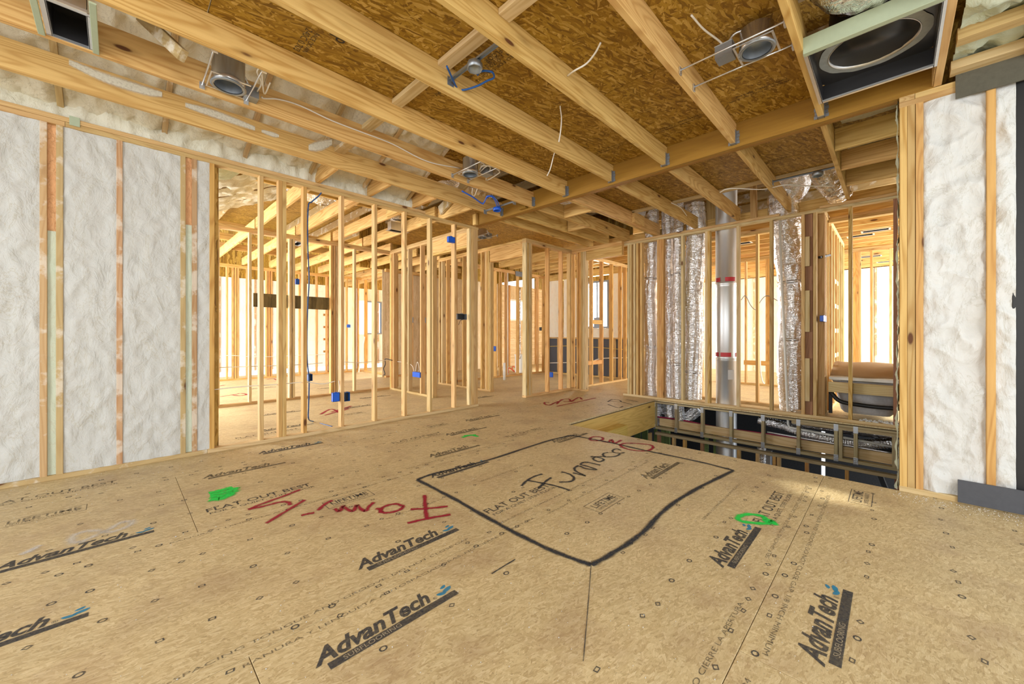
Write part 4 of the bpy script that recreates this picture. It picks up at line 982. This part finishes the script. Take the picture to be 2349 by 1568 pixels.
cc = mesh_obj('cardboard_cover', V, Fc, M['card'], None, True); md = cc.modifiers.new('s', 'SOLIDIFY'); md.thickness = .004
tag(cc, 'curved sheet of brown cardboard covering the bathtub', 'cardboard')
led = bx('ledger_board', 6.655, 6.695, -.10, .62, .36, .495, 'pale'); tag(led, 'pale horizontal ledger board supporting the tub edge between two studs', 'board')
tag(tube('drain_hose', [(6.72, .60, .35), (6.71, .5, .24), (6.71, .3, .215), (6.71, .1, .21), (6.71, -.12, .22)], .026, 'black', None, 12), 'black corrugated hose running in front of the bathtub', 'hose')
bx('black_prop', 6.9, 6.93, .60, .64, .04, .45, 'black', tb)
V = []; Fc = []
random.seed(3)
for k in range(60):
    x = random.uniform(6.55, 6.66); y = random.uniform(-.06, .30); r = random.uniform(.008, .022); n0 = len(V); z = TK
    for q in ((1, 0, 0), (-.5, .9, 0), (-.5, -.9, 0), (0, 0, 1.2), (.5, .5, .8)): V.append((x + q[0] * r, y + q[1] * r, z + q[2] * r))
    Fc += [(n0, n0 + 1, n0 + 4), (n0 + 1, n0 + 3, n0 + 4), (n0 + 1, n0 + 2, n0 + 3), (n0 + 2, n0, n0 + 3), (n0, n0 + 4, n0 + 3)]
tag(mesh_obj('foam_scraps', V, Fc, M['foamr']), 'pale scraps of trimmed foam lying on the plate in front of the bathtub', 'debris', kind='stuff')

# ================================================================== CEILING FIXTURES
def box_mesh(parts):
    bm = bmesh.new()
    for (x0, x1, y0, y1, z0, z1) in parts:
        bmesh.ops.create_cube(bm, size=1, matrix=Matrix.Translation(((x0 + x1) / 2, (y0 + y1) / 2, (z0 + z1) / 2)) @ Matrix.Diagonal((x1 - x0, y1 - y0, z1 - z0, 1)))
    return bm
def can_light(label, x, y, ya, yb, z, r=.088, h=.165, jb=(.16, 0), group='recessed can lights between the joists'):
    root = empty('recessed_light', (x, y, z), label, 'light', group)
    lathe('can', [(r * .80, .004), (r * .92, .006), (r, .02), (r, h * .25), (r * .97, h * .27), (r * .97, h), (r * .9, h + .006), (0, h + .008)], (x, y, z), 'can', root)
    lathe('inner_reflector', [(r * .84, .006), (r * .80, .05), (r * .72, h * .85), (0, h * .86)], (x, y, z), 'hanger', root)
    lathe('lamp_socket', [(0, h * .5), (.018, h * .5), (.022, h * .55), (.022, h * .84)], (x, y, z), 'white', root, 16)
    lathe('trim_ring', [(r * .84, 0), (r * .93, -.003), (r * 1.05, 0), (r * 1.05, .005), (r * .95, .008), (r * .84, .006)], (x, y, z), 'hanger', root)
    bmesh_obj('mounting_plate', box_mesh([(x - r * 1.12, x + r * 1.12, y - r * 1.12, y - r * 1.0, z + .008, z + .011), (x - r * 1.12, x + r * 1.12, y + r * 1.0, y + r * 1.12, z + .008, z + .011), (x - r * 1.14, x - r * 1.06, y - r * 1.12, y + r * 1.12, z + .0075, z + .012)]), M['galv'], root)
    0 and bmesh_obj('side_plate', box_mesh([(x - r * 1.25, x + r * 1.25, y - r * 1.25, y - r * 1.02, z + .008, z + .011), (x - r * 1.25, x + r * 1.25, y + r * 1.02, y + r * 1.25, z + .008, z + .011), (x - r * 1.25, x - r * 1.03, y - r, y + r, z + .008, z + .011), (x + r * 1.03, x + r * 1.25, y - r, y + r, z + .008, z + .011),
        (x - r * 1.25, x - r * 1.22, y - r, y + r, z + .01, z + .04), (x + r * 1.22, x + r * 1.25, y - r, y + r, z + .01, z + .04)]), M['galv'], root)
    for s in (-1, 1):
        b_ = tube('hanger_bar', [(x + s * r * 1.3, ya, z + .018), (x + s * r * 1.3, yb, z + .018)], .0055, 'galv', root, 8, 0)
        for yy_ in (ya + .006, yb - .006): bx('bar_clip', x + s * r * 1.3 - .016, x + s * r * 1.3 + .016, yy_ - .005, yy_ + .005, z - .012, z + .035, 'galv', b_)
    jx, jy = x + jb[0], y + jb[1]
    j = bmesh_obj('junction_box', box_mesh([(jx - .045, jx + .045, jy - .05, jy + .05, z + .02, z + .10)]), M['hanger'], root)
    bx('box_cover', jx - .048, jx + .048, jy - .053, jy + .053, z + .100, z + .103, 'galv', j)
    tube('conduit', [(jx, jy, z + .10), (jx - jb[0] * .3, jy - jb[1] * .3, z + .16), (x + jb[0] * .2, y + jb[1] * .2, z + h + .02), (x, y, z + h)], .007, 'galv', root, 8)
    return root
can_light('recessed can light hanging between joists above the foamed left wall', .55, 3.33, 2.952, 3.47, 2.862, .10, .20, (.15, .10))
can_light('recessed can light tangled in white cable near the main beam', 2.70, 3.29, 2.952, 3.47, 2.862, .085, .17, (.17, -.08))
can_light('recessed can light with grey junction box under the bare strand board, near the big register', 2.76, .60, .43, 1.02, 2.872, .095, .13, (-.02, .17))
can_light('small recessed can light in the hallway ceiling behind the left wall end', 4.62, 5.28, 5.0, 5.6, 2.86, .08, .15, (.14, 0), None)
def bar_box(name, label, x, y, ya, yb, z, mat='galv', r=.052, group=None, boxmat=None):
    root = empty(name, (x, y, z), label, 'junction box', group)
    bmesh_obj('hanger_bar', box_mesh([(x - .014, x + .014, ya, yb, z + .055, z + .062), (x - .014, x - .011, ya, yb, z + .048, z + .062), (x + .011, x + .014, ya, yb, z + .048, z + .062)]), M[mat], root)
    for yy_ in (ya, yb): bx('bar_foot', x - .028, x + .028, yy_ - .003, yy_ + .003, z + .01, z + .07, mat, root)
    bm_ = boxmat or mat
    lathe('box_body', [(0, .046), (r * .9, .046), (r, .04), (r, 0), (r * .93, 0), (r * .93, .034), (0, .036)], (x, y, z), bm_, root, 8)
    return root
bar_box('ceiling_box', 'octagonal steel ceiling box on a brace bar with a blue cable loop', 1.68, 2.0, 1.694, 2.269, 2.90, 'hanger')
bar_box('ceiling_box', 'dark ceiling box on a brace bar past the main beam, below the attic duct', 5.45, .60, .432, 1.018, 2.88, 'hanger')
sb = bar_box('ceiling_box', 'bright blue ceiling box hanging under the joists beside the main beam', 3.62, 3.84, 3.512, 4.08, 2.80, 'hanger', .055, None, 'blue')

# registers
def register(label, x0, x1, y0, y1, z0, z1, name='duct_boot', flange='green', ring=0, rails=None):
    root = empty(name, ((x0 + x1) / 2, (y0 + y1) / 2, z0), label, 'duct boot')
    t = .003
    bmesh_obj('boot_shell', box_mesh([(x0, x0 + t, y0, y1, z0, z1), (x1 - t, x1, y0, y1, z0, z1), (x0, x1, y0, y0 + t, z0, z1), (x0, x1, y1 - t, y1, z0, z1)]), M['galv'], root)
    bmesh_obj('boot_lining', box_mesh([(x0 + t, x0 + 2 * t, y0 + t, y1 - t, z0 + .012, z1), (x1 - 2 * t, x1 - t, y0 + t, y1 - t, z0 + .012, z1), (x0 + t, x1 - t, y0 + t, y0 + 2 * t, z0 + .012, z1), (x0 + t, x1 - t, y1 - 2 * t, y1 - t, z0 + .012, z1)]), M['dark'], root)
    f = .02
    bmesh_obj('flange', box_mesh([(x0 - f, x1 + f, y0 - f, y0 + .004, z0, z0 + .006), (x0 - f, x1 + f, y1 - .004, y1 + f, z0, z0 + .006), (x0 - f, x0 + .004, y0, y1, z0, z0 + .006), (x1 - .004, x1 + f, y0, y1, z0, z0 + .006)]), M['galv'], root)
    if not ring: mesh_obj('boot_top', [(x0, y0, z1), (x1, y0, z1), (x1, y1, z1), (x0, y1, z1)], [(0, 1, 2, 3)], M['dark'], root)
    return root
R_ = register('large square register box with a round collar in the ceiling near the right wall', 2.97, 3.64, -.185, .375, 2.835, 2.95, 'register_box', ring=1)
rcx, rcy, rr1, rr2 = 3.32, .095, .215, .262
def ring_plate(x0, x1, y0, y1, cx, cy, r, z, mat, name, parent, n=48):
    V = []; Fc = []
    for k in range(n):
        a = 2 * math.pi * k / n; ca, sa = math.cos(a), math.sin(a)
        V.append((cx + r * ca, cy + r * sa, z)); tx = (x1 - cx) / ca if ca > 1e-6 else (x0 - cx) / ca if ca < -1e-6 else 1e6; ty = (y1 - cy) / sa if sa > 1e-6 else (y0 - cy) / sa if sa < -1e-6 else 1e6; t = min(tx, ty)
        V.append((cx + t * ca, cy + t * sa, z))
    for k in range(n): a, b = 2 * k, 2 * ((k + 1) % n); Fc.append((a, a + 1, b + 1, b))
    return mesh_obj(name, V, Fc, M[mat], parent)
ring_plate(2.97, 3.64, -.185, .375, rcx, rcy, rr1, 2.945, 'dark', 'boot_top', R_)
V = []; Fc = []
for k in range(64):
    a = 2 * math.pi * k / 64; ro = rr2 + .012 * noise.noise(Vector((math.cos(a) * 3, math.sin(a) * 3, 0)))
    V += [(rcx + rr1 * math.cos(a), rcy + rr1 * math.sin(a), 2.937), (rcx + ro * math.cos(a), rcy + min(ro, .27) * math.sin(a), 2.941)]
for k in range(64): a, b = 2 * k, 2 * ((k + 1) % 64); Fc.append((a, a + 1, b + 1, b))
mesh_obj('mastic_ring', V, Fc, M['mastic'], R_, True)
lathe('round_collar', [(rr1, 2.935), (rr1 - .003, 2.933), (rr1 - .003, 2.949), (rr1 - .006, 2.95), (rr1 - .004, 2.955)], (rcx, rcy, 0), 'galv', R_, 64)
tube('black_liner', [(rcx, rcy, 2.953), (rcx, rcy, 3.12), (rcx - .05, rcy, 3.35)], .2, 'dark', R_, 48, 4, lambda i, n, an, p: .208 + .012 * noise.noise(Vector((math.cos(an) * 6, math.sin(an) * 6, p.z * 20))))
bx('mounting_rail', 2.925, 2.965, -.19, .392, 2.83, 2.93, 'green', R_)
bx('mounting_rail', 3.0, 3.62, -.20, -.187, 2.838, 2.97, 'green', R_)
flex('flexible_duct', 'big foil-wrapped duct feeding the large square register box', [(1.2, .10, 3.13), (2.2, .10, 3.11), (2.70, .10, 3.13), (3.02, .10, 3.30), (3.25, .1, 3.6)], .25, None, (), .035, 20, 64, .02)
bx('drop_board', 3.62, XR - .001, -.235 + .04, -.19, ZB + .01, 3.3, 'stud', ceil)
L_ = register('narrow register box with pale green rails between joists above the left wall', -.262, -.112, 3.11, 3.46, 2.848, 3.0)
for x in (-.30, -.088): bx('mounting_rail', x - .014, x + .014, 2.955, 3.468, 2.836, 2.846, 'green', L_)
for y in (3.10,): bx('cross_rail', -.262, -.112, y - .02, y + .01, 2.846, 2.866, 'galv', L_)
flex('flexible_duct', 'foil duct entering the narrow register box above the left wall', [(-.19, 2.55, 3.2), (-.19, 2.9, 3.12), (-.19, 3.2, 3.15)], .10, None, (), .12, 21)
def small_boot(label, x, y, w=.30, d=.12): register(label, x, x + w, y, y + d, 2.84, 2.98)
small_boot('flat dark register box in the ceiling of the room behind the left wall', 3.14, 5.85, .30, .12)
small_boot('register box hanging over the second stud row on the left', 2.35, 7.9, .12, .35)
for i, (x, y) in enumerate(((8.2, 1.9), (10.3, 2.6), (8.72, .05), (9.0, .25), (11.6, .2), (12.68, -.05))):
    small_boot(('silver register box under the strip ceiling behind the steel pipe', 'distant silver register box in the strip ceiling beyond the bedroom wall', 'register box at the right edge of the ceiling above the bathtub', 'second register box above the bathtub, farther left', 'far register box near the outer right wall', 'farthest register box at the outer right wall')[i], x, y, .16, .32)

# foamed ceiling past the last joist on the right
cf = struct('roof_right', (3, -.8, 3))
foam_sheet('spray_foam', lambda u, v: ((1.0 + 2.94 * u, -.28 - 1.4 * v, 2.97), (0, 0, -1)), 110, 50, 'foamg', cf, .05, 9, 8, 1.0)
bx('cross_board', 3.47, 3.56, -2.0, -.27, ZB + .03, 2.93, 'stud', cf); bx('cross_board', 3.84, 3.95, -2.0, -.27, ZB + .03, 2.92, 'pale', cf)
slab('sheathing', 1, 4.1, -2.5, -.2, 3.3, 0, 'osb', cf)

# ================================================================== WALL BOXES
def wall_box(name, label, plane, P, px0, px1, py0, py1, depth=.06, mat='blue', open_=False, group=None):
    if plane == 'Y':
        x0, _, z1 = onY(px0, py0, P); x1, _, z0 = onY(px1, py1, P); a = (x0, x1, P, P + depth, z0, z1)
    else:
        _, y1, z1 = onX(px0, py0, P); _, y0, z0 = onX(px1, py1, P); a = (P, P + depth, y0, y1, z0, z1)
    root = empty(name, ((a[0] + a[1]) / 2, (a[2] + a[3]) / 2, a[4]), label, 'electrical box', group)
    x0, x1, y0, y1, z0, z1 = a; t = .003
    if plane == 'Y': parts = [(x0, x1, y1 - t, y1, z0, z1), (x0, x0 + t, y0, y1, z0, z1), (x1 - t, x1, y0, y1, z0, z1), (x0, x1, y0, y1, z0, z0 + t), (x0, x1, y0, y1, z1 - t, z1)]
    else: parts = [(x1 - t, x1, y0, y1, z0, z1), (x0, x1, y0, y0 + t, z0, z1), (x0, x1, y1 - t, y1, z0, z1), (x0, x1, y0, y1, z0, z0 + t), (x0, x1, y0, y1, z1 - t, z1)]
    if not open_: parts.append((x0, x1, y0, y0 + t, z0, z1) if plane == 'Y' else (x0, x0 + t, y0, y1, z0, z1))
    bmesh_obj('box_shell', box_mesh(parts), M[mat], root)
    if open_: bmesh_obj('box_inside', box_mesh([(x0 + t, x1 - t, y1 - 2 * t, y1 - t, z0 + t, z1 - t) if plane == 'Y' else (x1 - 2 * t, x1 - t, y0 + t, y1 - t, z0 + t, z1 - t)]), M['black'], root)
    bx('mounting_ear', x0 + (x1 - x0) * .3, x0 + (x1 - x0) * .6, y0 + .002, y0 + .008, z1, z1 + .008, mat, root)
    return root
wall_box('outlet_box', 'closed blue box low on the left face of the fourth open stud', 'Y', 4.65, 764, 779, 901, 920, .05)
wall_box('outlet_box', 'open blue box with dark inside low on the right of the fourth open stud', 'Y', 4.65, 791, 803, 900, 919, .06, 'bluewire', True)
wall_box('outlet_box', 'small blue box beside the long blue cable on the third open stud', 'Y', 4.72, 707, 717, 858, 873, .05, 'bluewire', True)
wall_box('switch_box', 'blue box high on the last stud before the wall end', 'Y', 4.60, 1030, 1044, 541, 557, .05)
wall_box('switch_box', 'black multi-gang switch box bridging the last stud and the wall end post', 'Y', 4.65, 1050, 1071, 719, 733, .06, 'graybox', True)
wall_box('outlet_box', 'wide blue box low on a stud in the hall wall, wires entering from above', 'X', 3.89, 946, 963, 852, 866, .05)
wall_box('switch_box', 'blue box high on a stud of the second stud row', 'Y', 7.4, 679, 687, 639, 652, .05)
wall_box('switch_box', 'small blue box on the pale wall left of the far window', 'Y', 11.45, 797, 804, 744, 751, .05)
wall_box('switch_box', 'grey box on the left stud of the fourth stud row', 'Y', 9.38, 943, 948, 727, 740, .05, 'graybox')
wall_box('switch_box', 'grey box on the right stud of the fourth stud row', 'Y', 9.38, 973, 977, 728, 740, .05, 'graybox')
wall_box('outlet_box', 'blue box low in the doorway of the bathroom wall', 'Y', 7.28, 1129, 1138, 794, 805, .05)
wall_box('switch_box', 'blue box just under the ceiling of the bathroom', 'Y', 6.4, 1239, 1249, 594, 602, .05)
wall_box('outlet_box', 'blue box near the floor behind the corner wall', 'X', 7.9, 1260, 1266, 853, 865, .05)
wall_box('switch_box', 'blue box on the receding wall left of the bathtub', 'Y', .655, 1889, 1896, 723, 738, .04)
wall_box('switch_box', 'small dark box on the pale far wall right of the corner post', 'X', 8.8, 1237, 1242, 750, 758, .05, 'black')
wall_box('meter_box', 'grey box outside the kitchen window, between the studs', 'X', 8.78, 1362, 1377, 728, 750, .06, 'graybox')
tpp = empty('metal_strap_plate', onY(1183, 640, 7.26), 'dark steel plate nailed high on the bathroom wall', 'plate'); 
x0, _, z1 = onY(1183, 621, 7.28); x1, _, z0 = onY(1206, 636, 7.28); bx('plate', x0, x1, 7.28, 7.29, z0, z1, 'graybox', tpp)
c0 = onY(1194, 640, 7.3); cd = empty('foil_column', (c0[0], 7.34, .2), 'thin foil-wrapped riser in the bathroom wall', 'pipe')
tube('riser', [(c0[0], 7.34, 2.4), (c0[0] + .005, 7.34, 1.2), (c0[0], 7.34, .45)], .03, 'foil', cd, 12, 12, lambda i, n, an, p: .034 * (1 + .1 * math.sin(i * 1.9)))
c1 = xY(1166, 7.3); tag(cyl('white_riser', (c1, 7.345, .04), (c1, 7.345, 2.8), .03, 'white', None, 16), 'tall white plastic riser in the bathroom wall', 'pipe')
p0 = onZ(1157, 871); tag(cyl('floor_stub', (p0[0], p0[1], 0), (p0[0], p0[1], .42), .03, 'white', None, 16), 'short white pipe stub standing on the bathroom floor', 'pipe')
bt = empty('white_basin', onY(1200, 865, 7.5), 'white plastic box standing behind the bathroom studs', 'box')
x0 = xY(1193, 7.5); x1 = xY(1207, 7.5); bmesh_obj('basin_shell', box_mesh([(x0, x1, 7.48, 7.7, .04, .52), (x0 - .01, x1 + .01, 7.46, 7.72, .52, .55)]), M['white'], bt)
a = onZ(1166, 856); b = onZ(1190, 850); tag(tube('extension_cord', [(a[0], a[1], .015), (a[0] + .15, a[1] + .12, .14), (a[0] + .22, a[1] - .08, .03), (a[0] + .05, a[1] - .12, .10), (a[0] + .3, a[1] + .1, .18), (b[0], b[1], .015)], .014, 'redplastic'), 'coiled bright red cord on the bathroom floor', 'cord')
tag(bx('red_ladder', xY(917, 12.8), xY(927, 12.8), 12.8, 12.9, .0, 1.0, 'redplastic'), 'red-orange plastic frame standing at the far wall behind the hall', 'frame')
sc_ = bar('loose_batten', onZ(823, 853), (onZ(829, 853)[0] + .1, onZ(829, 853)[1], 1.05), .03, .03, 'white'); tag(sc_, 'pale batten leaning against the far orange studs', 'board')

# ================================================================== CABLES
def cable(label, P, r=.005, mat='wire', name='electric_cable', group=None): return tag(tube(name, P, r, mat, None, 8, 7), label, 'cable', group)
YC = YL + .045
cy_ = lambda pts, Y: [onY(px, py, Y) for px, py in pts]
cable('long blue cable running down the third open stud onto the floor', cy_([(748, 398), (738, 440), (716, 462), (707, 475), (706, 560), (709, 640), (706, 700), (704, 780), (705, 830), (709, 870), (708, 930), (708, 960)], 4.70) + [onZ(718, 966), onZ(740, 972), onZ(762, 978)], .007, 'bluewire')
cable('white cable strung low through the open studs of the left wall', cy_([(492, 893), (560, 886), (640, 881), (700, 876), (740, 880), (768, 874)], 4.68))
cable('short white cable dropping into the open blue box by the fourth stud', cy_([(777, 872), (779, 890), (776, 901)], 4.68))
cable('white cable curving above the second stud row behind the left wall', cy_([(500, 843), (545, 841), (640, 838), (690, 836), (740, 832)], 7.40), .006)
cable('thin white cable sagging along the hall studs', cy_([(790, 830), (830, 831), (880, 826), (905, 826)], 7.36), .006)
cable('white cable strung across the far orange studs', cy_([(500, 817), (530, 815), (600, 818), (700, 814), (745, 813)], 11.47), .007)
cable('white cable looping into the wide blue box in the hall wall', [onX(px, py, 3.95) for px, py in ((912, 829), (930, 831), (945, 838), (950, 852))])
cable('second white cable looping into the wide blue box in the hall wall', [onX(px, py, 3.95) for px, py in ((953, 852), (955, 838), (958, 830), (962, 845), (960, 852))])
cable('dark tangled cord end hanging on the hall corner stud', [onX(px, py, 3.89) for px, py in ((899, 826), (884, 823), (884, 835), (880, 845), (883, 857), (880, 860))], .009, 'black')
zc = lambda pts, z: [onZ(px, py, z) for px, py in pts]
cable('white cable snaking along the joist from the first can light to the second', [Vector(p) for p in zc([(600, 222), (606, 226)], 2.95)] + cy_([(640, 228), (690, 243), (760, 276), (830, 303), (900, 330), (980, 370), (1056, 386)], 3.462), .006)
cable('white cable loop beside the first can light', zc([(590, 210), (600, 190), (590, 165), (600, 160), (606, 215), (620, 190)], 2.93), .005)
cable('white cable tangle beside the second can light', zc([(1100, 395), (1120, 380), (1145, 392), (1140, 400), (1115, 413), (1125, 385), (1108, 380), (1100, 390)], 2.92), .006)
cable('white cable loop hanging below the joist near the second can light', zc([(1084, 432), (1083, 445), (1088, 449), (1093, 438), (1095, 432)], 2.85), .005)
cable('white cable end sticking out above the third joist from the right, upper piece', [onY(1302, 174, 1.653), onZ(1318, 162, 2.93), onZ(1345, 146, 2.94), onZ(1365, 122, 2.95), onZ(1378, 98, 2.96)], .006)
cable('white cable end dangling under the strand board, lower piece', cy_([(1289, 213), (1285, 240), (1288, 270), (1286, 300), (1282, 325)], 2.0), .005)
cable('short curled white cable end below the fourth joist', [onY(1272, 350, 2.312), onY(1268, 365, 2.40), onY(1262, 388, 2.44), onY(1255, 403, 2.46)], .005)
cable('blue cable loop around the octagonal ceiling box', zc([(1025, 152), (1040, 185), (1050, 203), (1065, 206), (1095, 197), (1118, 185), (1133, 178), (1128, 165), (1105, 163), (1095, 172)], 2.93), .007, 'bluewire')
cable('blue cable bundle looping down to the blue ceiling box', zc([(1060, 438), (1085, 452), (1105, 466), (1112, 462), (1118, 450), (1130, 452), (1138, 465), (1142, 480)], 2.84), .009, 'blue')
cable('second blue cable of the bundle above the blue ceiling box', zc([(1108, 468), (1116, 455), (1128, 449), (1141, 462), (1147, 480)], 2.85), .008, 'blue')
cable('white cable curling up from the can light near the big register', [(2.74, .77, 2.97), (2.70, .80, 3.01), (2.55, .84, 3.02), (2.40, .86, 3.03)], .006)
cable('thin pale cable running across the joists beyond the main beam', [onZ(px, py, 2.86) for px, py in ((1652, 441), (1665, 434), (1690, 432), (1750, 434), (1800, 424), (1840, 426), (1915, 427))], .006)
cable('white cable trailing over a joist end above the far wall', [onZ(px, py, 2.95) for px, py in ((1540, 465), (1560, 475), (1572, 490), (1578, 500))], .006)
cable('thin black cable behind the black switch box', cy_([(1052, 745), (1056, 735), (1062, 733)], 4.71), .004, 'black')
cable('white cable strung across the dark panels', [onX(px, py, 8.83) for px, py in ((1262, 832), (1310, 831), (1350, 830), (1380, 822), (1438, 820))], .012)
cable('yellow cable strung above the white one on the dark panels', [onX(px, py, 8.83) for px, py in ((1262, 794), (1310, 793), (1365, 796), (1438, 802))], .008, 'treated')
cable('thin dark cable arched between the bedroom studs', [onX(px, py, 9.88) for px, py in ((1700, 688), (1710, 678), (1722, 700), (1735, 710), (1745, 690), (1760, 678), (1785, 690))], .008, 'graybox')
cable('white pipe elbow and thin pipe on the bedroom partition', [onX(px, py, 9.85) for px, py in ((1743, 770), (1744, 840), (1748, 870), (1753, 880))], .015, 'white')
# black clamp on the wall left of the tub
tag(bar('black_bar', onX(1880, 590, 6.66), onX(1903, 585, 6.9), .03, .03, 'black'), 'short black metal bar bridging the stud and the wall left of the bathtub', 'bar')
